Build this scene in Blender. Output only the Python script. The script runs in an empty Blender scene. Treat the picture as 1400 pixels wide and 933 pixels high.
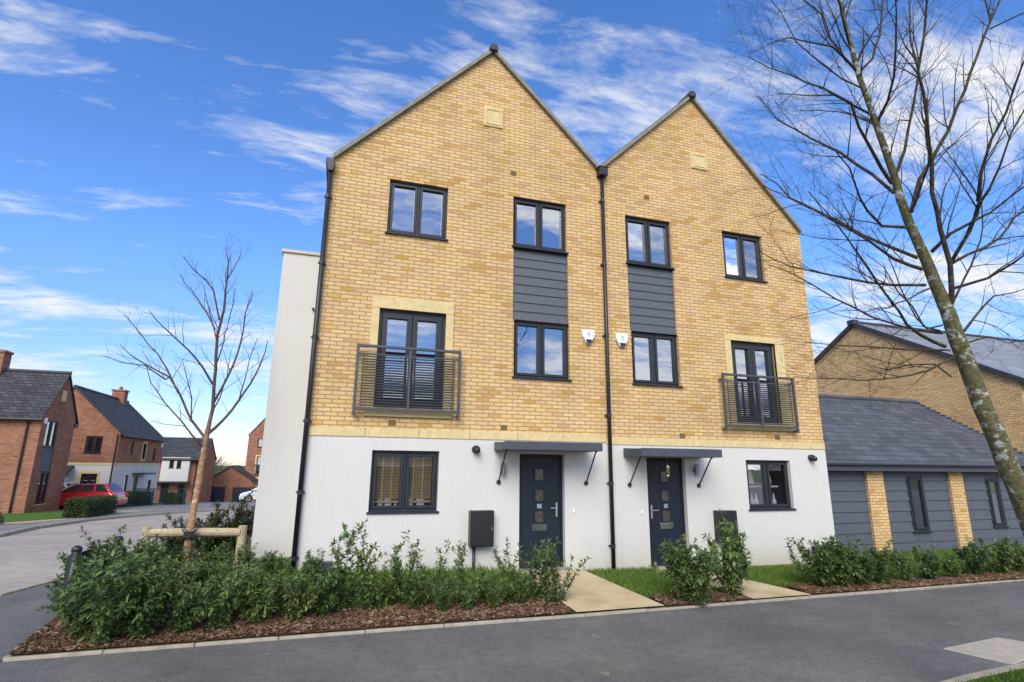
import bpy, bmesh, math, random
from mathutils import Vector, Matrix
R = math.radians
random.seed(7)
scn = bpy.context.scene
COL = scn.collection
SKY_SAT, SKY_VAL, CLX, CLY, CL0, CLOUD, SUN_E, SUN_ANG, EXPO = 1.18, 1.14, 2.9, .3, .494, .5, 2.0, 40, .98

# ------------------------------------------------------------------ camera
cam_d = bpy.data.cameras.new('camera'); cam = bpy.data.objects.new('camera', cam_d); COL.objects.link(cam)
rr = Vector((0.953413, -0.301446, 0.010071)); ff = Vector((0.0, 0.0, 0.0))
yaw, pit, rol = R(17.40348), R(13.01479), R(0.577015)
f_ = Vector((math.sin(yaw)*math.cos(pit), math.cos(yaw)*math.cos(pit), math.sin(pit)))
r0 = Vector((math.cos(yaw), -math.sin(yaw), 0)); u0 = r0.cross(f_)
r_ = math.cos(rol)*r0 + math.sin(rol)*u0; u_ = -math.sin(rol)*r0 + math.cos(rol)*u0
M = Matrix((r_, u_, -f_)).transposed().to_4x4(); M.translation = Vector((0.49825, -9.91255, 1.90671))
cam.matrix_world = M
cam_d.sensor_width = 36; cam_d.sensor_fit = 'HORIZONTAL'; cam_d.lens = 740.43/1400*36
cam_d.clip_start = .05; cam_d.clip_end = 3000
scn.camera = cam

# ------------------------------------------------------------------ terrain
ZT = [(6, -.15), (23, -.53), (29, -.72), (38, -1.1), (50, -1.75), (58, -2.2), (70, -2.8), (90, -3.5)]
def zt(y):
    if y <= ZT[0][0]: return ZT[0][1]
    for (a, za), (b, zb) in zip(ZT, ZT[1:]):
        if y <= b: return za + (zb-za)*(y-a)/(b-a)
    return ZT[-1][1]
def zwall(x):
    if x < 0: return .2
    if x < 3.7: return .2 - .15*x/3.7
    if x < 5.6: return .05 - .03*(x-3.7)/1.9
    if x < 11.14: return .02 - .15*(x-5.6)/5.54
    return -.13
def zl(x, y):                                   # the planted ground between pavement and houses
    t = max(0., min(1., (y+2.3)/2.3))
    return -.115 + (zwall(x)+.115)*t

# ------------------------------------------------------------------ materials
def new_mat(name):
    m = bpy.data.materials.new(name); m.use_nodes = True
    nt = m.node_tree; b = nt.nodes['Principled BSDF']
    return m, nt, b
def N(nt, typ, **kw):
    n = nt.nodes.new(typ)
    for k, v in kw.items():
        if k in n.inputs: n.inputs[k].default_value = v
        else: setattr(n, k, v)
    return n
def L(nt, a, b): nt.links.new(a, b)
def ramp(nt, fac, stops, interp='LINEAR'):
    r = nt.nodes.new('ShaderNodeValToRGB'); r.color_ramp.interpolation = interp
    e = r.color_ramp.elements
    while len(e) < len(stops): e.new(.5)
    for k, (p, c) in enumerate(stops):
        e[k].position = p; e[k].color = (*c, 1) if len(c) == 3 else c
    L(nt, fac, r.inputs[0]); return r.outputs[0]
def math_n(nt, op, a, b=None):
    n = nt.nodes.new('ShaderNodeMath'); n.operation = op
    for i, v in enumerate((a, b)):
        if v is None: continue
        if isinstance(v, (int, float)): n.inputs[i].default_value = v
        else: L(nt, v, n.inputs[i])
    return n.outputs[0]
def mixc(nt, fac, a, b, mode='MIX'):
    n = nt.nodes.new('ShaderNodeMix'); n.data_type = 'RGBA'; n.blend_type = mode
    for sock, v in ((n.inputs[0], fac), (n.inputs[6], a), (n.inputs[7], b)):
        if isinstance(v, (int, float)): sock.default_value = v
        elif isinstance(v, tuple): sock.default_value = (*v, 1)
        else: L(nt, v, sock)
    return n.outputs[2]
def objco(nt): return nt.nodes.new('ShaderNodeTexCoord').outputs['Object']
def noise(nt, co, scale, detail=4, rough=.55, dist=0.):
    n = N(nt, 'ShaderNodeTexNoise'); n.inputs['Scale'].default_value = scale
    n.inputs['Detail'].default_value = detail; n.inputs['Roughness'].default_value = rough
    n.inputs['Distortion'].default_value = dist
    L(nt, co, n.inputs['Vector']); return n.outputs['Fac']
def bump(nt, b, h, strength=.4, dist=.01):
    n = N(nt, 'ShaderNodeBump'); n.inputs['Strength'].default_value = strength; n.inputs['Distance'].default_value = dist
    L(nt, h, n.inputs['Height']); L(nt, n.outputs[0], b.inputs['Normal'])
def walluv(nt, zscale=1.):                       # (run along the wall, height): run is x or y after the way the face looks
    co = nt.nodes.new('ShaderNodeTexCoord'); s = nt.nodes.new('ShaderNodeSeparateXYZ'); L(nt, co.outputs['Object'], s.inputs[0])
    g = nt.nodes.new('ShaderNodeNewGeometry'); s2 = nt.nodes.new('ShaderNodeSeparateXYZ'); L(nt, g.outputs['True Normal'], s2.inputs[0])
    f = math_n(nt, 'GREATER_THAN', math_n(nt, 'ABSOLUTE', s2.outputs[0]), math_n(nt, 'ABSOLUTE', s2.outputs[1]))
    u = math_n(nt, 'ADD', math_n(nt, 'MULTIPLY', s.outputs[1], f), math_n(nt, 'MULTIPLY', s.outputs[0], math_n(nt, 'SUBTRACT', 1., f)))
    c = nt.nodes.new('ShaderNodeCombineXYZ'); L(nt, u, c.inputs[0]); L(nt, math_n(nt, 'MULTIPLY', s.outputs[2], zscale), c.inputs[1])
    return c.outputs[0], co.outputs['Object']
def brick_mat(name, stops, mortar, bw=.235, rh=.0735, ms=.006, rough=.9, zscale=1., bstr=.5, bdist=.006, stain=.18, spec=.2):
    m, nt, b = new_mat(name)
    uv, oc = walluv(nt, zscale)
    # the faces are not laid perfectly: a very small wander
    t = N(nt, 'ShaderNodeTexBrick'); t.inputs['Scale'].default_value = 1; t.inputs['Brick Width'].default_value = bw
    t.inputs['Row Height'].default_value = rh; t.inputs['Mortar Size'].default_value = ms
    t.inputs['Mortar Smooth'].default_value = .3
    t.inputs['Color1'].default_value = (0, 0, 0, 1); t.inputs['Color2'].default_value = (1, 1, 1, 1); t.inputs['Mortar'].default_value = (.5, .5, .5, 1)
    L(nt, uv, t.inputs['Vector'])
    c = ramp(nt, t.outputs['Color'], stops, 'LINEAR')
    n1 = noise(nt, oc, 34, 5); n2 = noise(nt, oc, .9, 4)
    c = mixc(nt, 1., c, ramp(nt, n1, [(.3, (.84, .84, .84)), (.7, (1.1, 1.1, 1.1))]), 'MULTIPLY')
    c = mixc(nt, t.outputs['Fac'], c, mortar)
    c = mixc(nt, 1., c, ramp(nt, n2, [(.3, (1-stain, 1-stain, 1-stain*1.1)), (.65, (1+stain*.4, 1+stain*.4, 1+stain*.4))]), 'MULTIPLY')
    L(nt, c, b.inputs['Base Color']); b.inputs['Roughness'].default_value = rough; b.inputs['Specular IOR Level'].default_value = spec
    h = math_n(nt, 'ADD', math_n(nt, 'SUBTRACT', 1., t.outputs['Fac']), math_n(nt, 'MULTIPLY', n1, .5))
    bump(nt, b, h, bstr, bdist)
    return m
def plain(name, col, rough=.6, spec=.5, var=.12, scale=6., metal=0., bstr=.0, bscale=120, coat=0.):
    m, nt, b = new_mat(name); co = objco(nt)
    n1 = noise(nt, co, scale, 5)
    lo = tuple(c*(1-var) for c in col); hi = tuple(min(1, c*(1+var)) for c in col)
    L(nt, ramp(nt, n1, [(.3, lo), (.7, hi)]), b.inputs['Base Color'])
    b.inputs['Roughness'].default_value = rough; b.inputs['Specular IOR Level'].default_value = spec; b.inputs['Metallic'].default_value = metal
    if coat: b.inputs['Coat Weight'].default_value = coat; b.inputs['Coat Roughness'].default_value = .05
    if bstr: bump(nt, b, noise(nt, co, bscale, 3), bstr, .004)
    return m
MT = {}
MT['buff'] = brick_mat('buff_brick', [(0, (0.47, 0.277, 0.143)), (0.05, (0.57, 0.382, 0.202)), (0.16, (0.6, 0.42, 0.227)), (0.32, (0.575, 0.396, 0.176)), (0.46, (0.63, 0.449, 0.223)), (0.58, (0.59, 0.392, 0.21)), (0.7, (0.62, 0.435, 0.193)), (0.82, (0.56, 0.372, 0.134)), (0.9, (0.46, 0.267, 0.071)), (1.0, (0.55, 0.344, 0.227))], (.32, .205, .10), stain=.14, ms=.0105)
MT['buffq'] = brick_mat('buff_brick_quiet', [(0, (.52, .31, .16)), (.3, (.68, .47, .23)), (.6, (.64, .43, .20)), (.85, (.72, .52, .29)), (1., (.56, .35, .2))], (.30, .19, .09), stain=.14, ms=.01)
MT['red'] = brick_mat('red_brick', [(0, (.17, .06, .04)), (.2, (.29, .11, .06)), (.45, (.24, .085, .05)), (.7, (.35, .15, .085)), (.85, (.27, .12, .075)), (1., (.19, .085, .065))], (.3, .2, .145), stain=.2, ms=.009)
MT['slate'] = brick_mat('slate_roof', [(0, (.055, .06, .07)), (.5, (.075, .08, .092)), (1., (.095, .1, .115))], (.022, .024, .028), bw=.33, rh=.13, ms=.007, rough=.6, bstr=.5, bdist=.012, spec=.35, stain=.14)
MT['slatepale'] = brick_mat('pale_slate_roof', [(0, (.17, .18, .2)), (.5, (.21, .22, .24)), (1., (.25, .26, .28))], (.1, .105, .115), bw=.35, rh=.15, ms=.006, rough=.5, bstr=.4, bdist=.01, spec=.4)
MT['tiledark'] = brick_mat('dark_tile_roof', [(0, (.04, .04, .045)), (.5, (.055, .056, .062)), (1., (.075, .075, .08))], (.014, .014, .016), bw=.33, rh=.16, ms=.016, rough=.75, bstr=.7, bdist=.02, spec=.25)
def render_mat():
    m, nt, b = new_mat('white_render'); co = objco(nt)
    mp = N(nt, 'ShaderNodeMapping'); mp.inputs['Scale'].default_value = (1.1, 1.1, .75); L(nt, co, mp.inputs[0])
    n1 = noise(nt, mp.outputs[0], 1.5, 6, .6); n2 = noise(nt, co, 60, 5, .7)
    c = ramp(nt, n1, [(.25, (.515, .505, .48)), (.5, (.54, .533, .512)), (.8, (.56, .553, .533))])
    s = nt.nodes.new('ShaderNodeSeparateXYZ'); L(nt, co, s.inputs[0])
    # splash dirt low on the wall, ragged
    d = math_n(nt, 'ADD', s.outputs[2], math_n(nt, 'MULTIPLY', noise(nt, co, 5, 5), .35))
    c = mixc(nt, ramp(nt, d, [(.1, (.55, .55, .55)), (.5, (.12, .12, .12)), (.85, (0, 0, 0))]), c, (.37, .34, .24))
    c = mixc(nt, 1., c, ramp(nt, noise(nt, co, 16, 6, .7), [(.3, (.965, .965, .965)), (.7, (1.03, 1.03, 1.03))]), 'MULTIPLY')
    mp2 = N(nt, 'ShaderNodeMapping'); mp2.inputs['Scale'].default_value = (5., 5., .25); L(nt, co, mp2.inputs[0])
    c = mixc(nt, ramp(nt, noise(nt, mp2.outputs[0], 1.8, 5, .6), [(.6, (0, 0, 0)), (.8, (.3,)*3)]), c, (.42, .41, .36))
    L(nt, c, b.inputs['Base Color']); b.inputs['Roughness'].default_value = .95; b.inputs['Specular IOR Level'].default_value = .15
    bump(nt, b, n2, .35, .004); return m
MT['render'] = render_mat()
MT['stone'] = plain('buff_stone', (.56, .45, .235), .9, .2, .12, 9, bstr=.2)
MT['greystone'] = plain('pale_sill_stone', (.5, .47, .4), .9, .2, .12, 9)
MT['anth'] = plain('anthracite_frame', (.016, .019, .026), .42, .4, .1, 3)
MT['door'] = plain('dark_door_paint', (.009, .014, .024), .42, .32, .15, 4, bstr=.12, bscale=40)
MT['clad'] = plain('grey_cladding', (.076, .086, .103), .55, .4, .1, 14, bstr=.15, bscale=60)
MT['cladblue'] = plain('blue_grey_cladding', (.07, .081, .1), .55, .4, .12, 10, bstr=.15, bscale=60)
MT['canopy'] = plain('canopy_metal', (.05, .058, .075), .45, .45, .1, 5)
MT['black'] = plain('black_plastic', (.012, .012, .014), .4, .5, .2, 5)
MT['blackmatt'] = plain('black_pipe', (.012, .0125, .015), .45, .5, .2, 5)
MT['rail'] = plain('grey_railing', (.05, .056, .064), .45, .5, .12, 5)
MT['silver'] = plain('brushed_steel', (.5, .5, .52), .38, .5, .06, 30, metal=1.)
MT['brass'] = plain('brass', (.75, .6, .32), .22, .5, .1, 30, metal=1.)
MT['white'] = plain('white_plastic', (.75, .76, .77), .35, .5, .04, 6)
MT['chrome'] = plain('chrome', (.8, .8, .82), .12, .5, .04, 6, metal=1.)
MT['airbrick'] = plain('airbrick', (.17, .12, .05), .9, .2, .2, 20)
MT['verge'] = plain('verge_trim', (.2, .19, .15), .7, .3, .2, 8)
MT['lead'] = plain('ridge_cap', (.035, .037, .042), .6, .4, .15, 8)
MT['timber'] = plain('weathered_timber', (.36, .3, .19), .85, .2, .25, 18, bstr=.3, bscale=50)
MT['concrete'] = plain('kerb_concrete', (.31, .28, .22), .9, .2, .2, 7, bstr=.25)
MT['conpale'] = plain('paving_slab', (.36, .32, .26), .9, .2, .14, 12, bstr=.25)
MT['refltan'] = plain('tan_reflection', (.33, .25, .145), .7, .2, .12, 5)  # tan of the house mirrored in the panes, put into colour
MT['reflpale'] = plain('pale_reflection', (.5, .5, .53), .9, .1, .12, 7)  # pale parts of the same mirrored houses, put into colour
MT['reflcream'] = plain('cream_reflection', (.5, .45, .34), .8, .2, .08, 7)  # cream sill tone of that reflection, put into colour
MT['garage_door'] = plain('garage_door_paint', (.02, .024, .034), .45, .4, .1, 5)
MT['rubber'] = plain('tyre_rubber', (.012, .012, .012), .8, .2, .1, 9)
MT['carred'] = plain('red_car_paint', (.42, .012, .016), .25, .5, .05, 3, coat=1.)
MT['carsilver'] = plain('silver_car_paint', (.5, .52, .55), .25, .5, .05, 3, metal=.3, coat=1.)
MT['carwhite'] = plain('white_car_paint', (.6, .62, .65), .25, .5, .05, 3, coat=1.)
MT['lampred'] = plain('red_lamp', (.45, .015, .01), .15, .5, .05, 3)
MT['greenrail'] = plain('green_railing', (.015, .035, .032), .5, .4, .15, 5)
def glass_mat(name, tint, refl, rough=.0):
    m = bpy.data.materials.new(name); m.use_nodes = True; nt = m.node_tree
    nt.nodes.remove(nt.nodes['Principled BSDF']); out = nt.nodes['Material Output']
    tr = N(nt, 'ShaderNodeBsdfTransparent'); tr.inputs[0].default_value = (*tint, 1)
    gl = N(nt, 'ShaderNodeBsdfGlossy'); gl.inputs['Roughness'].default_value = rough; gl.inputs[0].default_value = (.93, .95, 1., 1)
    lw = N(nt, 'ShaderNodeLayerWeight'); lw.inputs[0].default_value = .35
    f = math_n(nt, 'ADD', math_n(nt, 'MULTIPLY', lw.outputs['Fresnel'], .5), refl)
    # panes are never quite flat
    bp = N(nt, 'ShaderNodeBump'); bp.inputs['Strength'].default_value = .05; bp.inputs['Distance'].default_value = .02
    L(nt, noise(nt, objco(nt), 1.6, 2), bp.inputs['Height']); L(nt, bp.outputs[0], gl.inputs['Normal'])
    mx = N(nt, 'ShaderNodeMixShader'); L(nt, f, mx.inputs[0]); L(nt, tr.outputs[0], mx.inputs[1]); L(nt, gl.outputs[0], mx.inputs[2])
    L(nt, mx.outputs[0], out.inputs[0]); return m
MT['glass'] = glass_mat('window_glass', (.62, .66, .68), .34)
MT['glassclear'] = glass_mat('clear_window_glass', (.8, .82, .82), .02)
MT['carglass'] = glass_mat('car_glass', (.25, .28, .3), .12)
def asphalt_mat(name, base, stain_col, stain_amt, pale=True):
    m, nt, b = new_mat(name); co = objco(nt)
    n1 = noise(nt, co, 180, 4, .7); n2 = noise(nt, co, .7, 6, .62); n3 = noise(nt, co, 9, 5, .6)
    c = ramp(nt, n1, [(.25, tuple(v*.5 for v in base)), (.5, base), (.78, tuple(v*1.75 for v in base))])
    c = mixc(nt, 1., c, ramp(nt, n2, [(.3, (.76, .76, .76)), (.5, (1, 1, 1)), (.7, (1.26, 1.25, 1.22))]), 'MULTIPLY')
    c = mixc(nt, 1., c, ramp(nt, n3, [(.3, (.86, .86, .86)), (.7, (1.14, 1.14, 1.14))]), 'MULTIPLY')
    c = mixc(nt, 1., c, ramp(nt, noise(nt, co, 42, 3, .8), [(.3, (.68, .68, .68)), (.7, (1.34, 1.34, 1.34))]), 'MULTIPLY')
    mp = N(nt, 'ShaderNodeMapping'); mp.inputs['Scale'].default_value = (.8, 1.8, 1.); mp.inputs['Location'].default_value = (3.1, 1.7, 0); L(nt, co, mp.inputs[0])
    st = noise(nt, mp.outputs[0], 1.3, 7, .68)
    c = mixc(nt, ramp(nt, st, [(.55, (0, 0, 0)), (.7, (stain_amt,)*3)]), c, stain_col)
    sp = noise(nt, co, 4.3, 3, .5)
    c = mixc(nt, ramp(nt, sp, [(.71, (0, 0, 0)), (.74, (.4,)*3)]), c, (.3, .28, .2))
    L(nt, c, b.inputs['Base Color']); b.inputs['Roughness'].default_value = .85; b.inputs['Specular IOR Level'].default_value = .3
    bump(nt, b, n1, .6, .006); return m
MT['asphalt'] = asphalt_mat('pavement_asphalt', (.114, .112, .108), (.2, .185, .15), .3)
MT['asphalt2'] = asphalt_mat('far_asphalt', (.18, .176, .17), (.24, .21, .16), .4)
MT['road'] = brick_mat('road_paving', [(0, (.19, .17, .15)), (.5, (.23, .205, .18)), (1., (.27, .245, .22))], (.16, .145, .12), bw=.2, rh=.1, ms=.006, stain=.2, bstr=.2)
# paving lies flat: run x, height -> y
def flat_paving():
    m, nt, b = new_mat('road_block_paving'); co = objco(nt)
    t = N(nt, 'ShaderNodeTexBrick'); t.inputs['Scale'].default_value = 1; t.inputs['Brick Width'].default_value = .2; t.inputs['Row Height'].default_value = .1
    t.inputs['Mortar Size'].default_value = .006; t.inputs['Color1'].default_value = (.30, .262, .225, 1); t.inputs['Color2'].default_value = (.385, .338, .295, 1); t.inputs['Mortar'].default_value = (.25, .215, .18, 1)
    L(nt, co, t.inputs['Vector'])
    c = mixc(nt, 1., t.outputs['Color'], ramp(nt, noise(nt, co, .5, 6, .6), [(.3, (.82, .82, .82)), (.7, (1.16, 1.16, 1.16))]), 'MULTIPLY')
    L(nt, c, b.inputs['Base Color']); b.inputs['Roughness'].default_value = .9; b.inputs['Specular IOR Level'].default_value = .2
    return m
MT['roadflat'] = flat_paving()
def path_mat():
    m, nt, b = new_mat('buff_path'); co = objco(nt)
    c = ramp(nt, noise(nt, co, 1.4, 6, .62), [(.28, (.36, .28, .155)), (.5, (.50, .40, .24)), (.75, (.58, .48, .31))])
    c = mixc(nt, 1., c, ramp(nt, noise(nt, co, 190, 4, .7), [(.28, (.7, .7, .7)), (.72, (1.25, 1.25, 1.25))]), 'MULTIPLY')
    L(nt, c, b.inputs['Base Color']); b.inputs['Roughness'].default_value = .95; b.inputs['Specular IOR Level'].default_value = .15
    bump(nt, b, noise(nt, co, 160, 3), .5, .005); return m
MT['path'] = path_mat()
def noise_mat(name, stops, scale, rough=.95, fine=90, bstr=.6, bdist=.01):
    m, nt, b = new_mat(name); co = objco(nt)
    c = ramp(nt, noise(nt, co, scale, 6, .65), stops)
    c = mixc(nt, 1., c, ramp(nt, noise(nt, co, fine, 4, .7), [(.25, (.6, .6, .6)), (.75, (1.35, 1.35, 1.35))]), 'MULTIPLY')
    L(nt, c, b.inputs['Base Color']); b.inputs['Roughness'].default_value = rough; b.inputs['Specular IOR Level'].default_value = .15
    bump(nt, b, noise(nt, co, fine, 4), bstr, bdist); return m
MT['soil'] = noise_mat('lawn_soil', [(.3, (.05, .07, .018)), (.7, (.085, .105, .03))], 3)
MT['mulchbase'] = noise_mat('mulch_bed', [(.3, (.05, .026, .014)), (.7, (.12, .062, .032))], 22, fine=60)
MT['fargrass'] = noise_mat('far_ground', [(.3, (.055, .08, .025)), (.7, (.09, .11, .04))], .3, fine=12)
MT['lawnfar'] = noise_mat('far_lawn', [(.3, (.05, .11, .014)), (.7, (.075, .15, .022))], 2, fine=40)
MT['sandpath'] = noise_mat('sandy_drive', [(.3, (.36, .27, .16)), (.7, (.46, .36, .22))], 1, fine=60)
def island_mat(name, stops, rough=.6, spec=.3, translucent=0., nscale=0.):
    m, nt, b = new_mat(name)
    g = nt.nodes.new('ShaderNodeNewGeometry')
    f = g.outputs['Random Per Island']
    if nscale:
        f = math_n(nt, 'ADD', math_n(nt, 'MULTIPLY', f, .65), math_n(nt, 'MULTIPLY', noise(nt, objco(nt), nscale, 3), .35))
    c = ramp(nt, f, stops)
    if nscale:                                   # one plant is a little greener or duller than the next
        oi = nt.nodes.new('ShaderNodeObjectInfo'); c = mixc(nt, 1., c, ramp(nt, oi.outputs['Random'], [(0, (.82, .86, .8)), (.5, (1.1, 1.08, 1.)), (1., (1.38, 1.26, 1.05))]), 'MULTIPLY')
    L(nt, c, b.inputs['Base Color'])
    b.inputs['Roughness'].default_value = rough; b.inputs['Specular IOR Level'].default_value = spec
    if translucent:
        out = nt.nodes['Material Output']; t = N(nt, 'ShaderNodeBsdfTranslucent'); L(nt, c, t.inputs[0])
        mx = N(nt, 'ShaderNodeMixShader'); mx.inputs[0].default_value = translucent
        L(nt, b.outputs[0], mx.inputs[1]); L(nt, t.outputs[0], mx.inputs[2]); L(nt, mx.outputs[0], out.inputs[0])
    return m
MT['leaf'] = island_mat('shrub_leaf', [(0, (.034, .068, .026)), (.3, (.068, .12, .04)), (.6, (.105, .165, .054)), (.86, (.165, .22, .068)), (1., (.27, .29, .1))], .42, .45, .2, 3.)
MT['leafdark'] = island_mat('hedge_leaf', [(0, (.018, .03, .012)), (.5, (.034, .055, .018)), (1., (.07, .095, .03))], .5, .3, .15, 3.)
MT['leafgrey'] = island_mat('grey_bush_leaf', [(0, (.05, .055, .05)), (.5, (.09, .095, .085)), (1., (.14, .14, .12))], .6, .3, .15, 3.)
MT['stem'] = plain('shrub_stem', (.10, .075, .04), .8, .2, .3, 20)
MT['grass'] = island_mat('grass_blade', [(0, (.06, .105, .018)), (.5, (.10, .18, .03)), (.85, (.14, .235, .045)), (1., (.25, .25, .09))], .6, .25, .3, 1.2)
MT['chip'] = island_mat('bark_chip', [(0, (.025, .016, .011)), (.35, (.09, .05, .03)), (.75, (.175, .10, .06)), (1., (.32, .23, .16))], .9, .15)
def bark_mat(name, base, dark, lich, amt, scale):
    m, nt, b = new_mat(name); co = objco(nt)
    mp = N(nt, 'ShaderNodeMapping'); mp.inputs['Scale'].default_value = (1., 1., 1.7); L(nt, co, mp.inputs[0])
    n1 = noise(nt, co, scale*1.5, 6, .65); n2 = noise(nt, mp.outputs[0], scale*.55, 6, .62, .5)
    c = ramp(nt, n1, [(.3, dark), (.65, base)])
    c = mixc(nt, ramp(nt, n2, [(.55, (0, 0, 0)), (.62, (amt,)*3)]), c, lich)
    L(nt, c, b.inputs['Base Color']); b.inputs['Roughness'].default_value = .9; b.inputs['Specular IOR Level'].default_value = .15
    bump(nt, b, n1, .6, .01); return m
MT['bark'] = bark_mat('lichen_bark', (.15, .14, .07), (.05, .048, .022), (.40, .42, .39), .9, 20)
MT['twig'] = bark_mat('twig_bark', (.07, .058, .038), (.03, .026, .018), (.13, .13, .1), .5, 14)
MT['lampgrey'] = plain('lamp_steel', (.2, .2, .21), .4, .5, .1, 20, metal=.6)
def add_crown_tint(m, dark, z0, z1):            # the copper skin gives way to dark young bark higher up
    nt = m.node_tree; b = nt.nodes['Principled BSDF']; src = b.inputs['Base Color'].links[0].from_socket
    s_ = nt.nodes.new('ShaderNodeSeparateXYZ'); co = objco(nt); L(nt, co, s_.inputs[0])
    z = math_n(nt, 'ADD', s_.outputs[2], math_n(nt, 'MULTIPLY', noise(nt, co, 9, 4), .8))
    f = math_n(nt, 'DIVIDE', math_n(nt, 'SUBTRACT', z, z0), z1-z0); f = math_n(nt, 'MINIMUM', math_n(nt, 'MAXIMUM', f, 0.), 1.)
    L(nt, mixc(nt, f, src, dark), b.inputs['Base Color'])
MT['birch'] = bark_mat('copper_birch_bark', (.42, .24, .13), (.2, .11, .065), (.58, .44, .33), .7, 14)
add_crown_tint(MT['birch'], (.085, .058, .05), 1.9, 3.3)
MT['birchtwig'] = bark_mat('birch_twig', (.12, .085, .08), (.06, .045, .045), (.16, .13, .12), .4, 14)
MT['fartree'] = island_mat('far_tree_twigs', [(0, (.06, .06, .05)), (1., (.12, .11, .09))], .9, .1)

# ------------------------------------------------------------------ mesh building
BASE = {}
class MB:
    def __init__(s): s.v = []; s.f = []; s.fr = None
    def frame(s, O=None, U=None, Nn=None):
        s.fr = None if O is None else (Vector(O), Vector(U), Vector(Nn)); return s
    def P(s, p):
        if s.fr is None: return tuple(p)
        O, U, Nn = s.fr; q = O + U*p[0] + Nn*p[1]; return (q.x, q.y, q.z + p[2])
    def add(s, vs, fs):
        k = len(s.v); s.v += [s.P(p) for p in vs]; s.f += [tuple(i+k for i in f) for f in fs]; return s
    def box(s, x0, x1, y0, y1, z0, z1):
        vs = [(x0, y0, z0), (x1, y0, z0), (x1, y1, z0), (x0, y1, z0), (x0, y0, z1), (x1, y0, z1), (x1, y1, z1), (x0, y1, z1)]
        return s.add(vs, [(0, 3, 2, 1), (4, 5, 6, 7), (0, 1, 5, 4), (1, 2, 6, 5), (2, 3, 7, 6), (3, 0, 4, 7)])
    def quad(s, a, b, c, d): return s.add([a, b, c, d], [(0, 1, 2, 3)])
    def poly(s, pts): return s.add(pts, [tuple(range(len(pts)))])
    def prism(s, pts, y0, y1):                     # outline in (x, z), extruded along y
        n = len(pts)
        vs = [(x, y0, z) for x, z in pts] + [(x, y1, z) for x, z in pts]
        fs = [tuple(range(n)), tuple(range(2*n-1, n-1, -1))] + [(i, i+n, (i+1) % n+n, (i+1) % n) for i in range(n)]
        return s.add(vs, fs)
    def prism_x(s, pts, x0, x1):                   # outline in (y, z), extruded along x
        n = len(pts)
        vs = [(x0, y, z) for y, z in pts] + [(x1, y, z) for y, z in pts]
        fs = [tuple(range(n)), tuple(range(2*n-1, n-1, -1))] + [(i, i+n, (i+1) % n+n, (i+1) % n) for i in range(n)]
        return s.add(vs, fs)
    def slab(s, pts, th, up=Vector((0, 0, 1))):     # thick sheet: polygon pushed along up*th
        n = len(pts); q = [Vector(p) for p in pts]; w = [p + up*th for p in q]
        return s.add([tuple(p) for p in q+w], [tuple(range(n-1, -1, -1)), tuple(range(n, 2*n))] + [(i, (i+1) % n, (i+1) % n+n, i+n) for i in range(n)])
    def tube(s, path, rad, n=8, cap=True):
        pts = [Vector(p) for p in path]
        if isinstance(rad, (int, float)): rad = [rad]*len(pts)
        t0 = (pts[1]-pts[0]).normalized(); a = Vector((0, 0, 1)) if abs(t0.z) < .9 else Vector((1, 0, 0))
        u = t0.cross(a).normalized(); vs = []; fs = []
        for i, p in enumerate(pts):
            t = (pts[min(i+1, len(pts)-1)]-pts[max(i-1, 0)]).normalized()
            u = (u - t*u.dot(t))
            u = u.normalized() if u.length > 1e-6 else t.orthogonal().normalized()
            w = t.cross(u)
            for k in range(n):
                an = 2*math.pi*k/n; q = p + (u*math.cos(an)+w*math.sin(an))*rad[i]; vs.append(tuple(q))
        for i in range(len(pts)-1):
            for k in range(n):
                k2 = (k+1) % n; fs.append((i*n+k, i*n+k2, (i+1)*n+k2, (i+1)*n+k))
        if cap:
            fs.append(tuple(range(n-1, -1, -1))); fs.append(tuple(range((len(pts)-1)*n, len(pts)*n)))
        return s.add(vs, fs)
    def ball(s, c, r, n=10, m=6, sz=(1, 1, 1), zmin=-1):
        vs = []; fs = []
        for i in range(m+1):
            ph = math.pi*i/m
            for k in range(n):
                th = 2*math.pi*k/n
                vs.append((c[0]+r*sz[0]*math.sin(ph)*math.cos(th), c[1]+r*sz[1]*math.sin(ph)*math.sin(th), c[2]+r*sz[2]*max(zmin, math.cos(ph))))
        for i in range(m):
            for k in range(n): fs.append((i*n+k, (i+1)*n+k, (i+1)*n+(k+1) % n, i*n+(k+1) % n))
        return s.add(vs, fs)
    def build(s, name, mat, parent=None, bevel=0., smooth=False, kind=None, label=None):
        me = bpy.data.meshes.new(name)
        b = BASE.get(parent.name, Vector()) if parent else Vector()
        me.from_pydata([(x-b.x, y-b.y, z-b.z) for x, y, z in s.v], [], s.f)
        me.materials.append(MT[mat] if isinstance(mat, str) else mat)
        bm = bmesh.new(); bm.from_mesh(me); bmesh.ops.recalc_face_normals(bm, faces=bm.faces); bm.to_mesh(me); bm.free()
        if smooth:
            for p in me.polygons: p.use_smooth = True
        o = bpy.data.objects.new(name, me); COL.objects.link(o)
        if parent: o.parent = parent; BASE[o.name] = b
        if bevel:
            md = o.modifiers.new('bevel', 'BEVEL'); md.width = bevel; md.segments = 1; md.limit_method = 'ANGLE'
        if kind: o['kind'] = kind
        if label: o['label'] = label
        return o
    def fast(s, name, mat, parent=None):           # foliage: no normals pass
        me = bpy.data.meshes.new(name); b = BASE.get(parent.name, Vector()) if parent else Vector()
        me.from_pydata([(x-b.x, y-b.y, z-b.z) for x, y, z in s.v], [], s.f); me.materials.append(MT[mat])
        o = bpy.data.objects.new(name, me); COL.objects.link(o)
        if parent: o.parent = parent; BASE[o.name] = b
        return o
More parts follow.
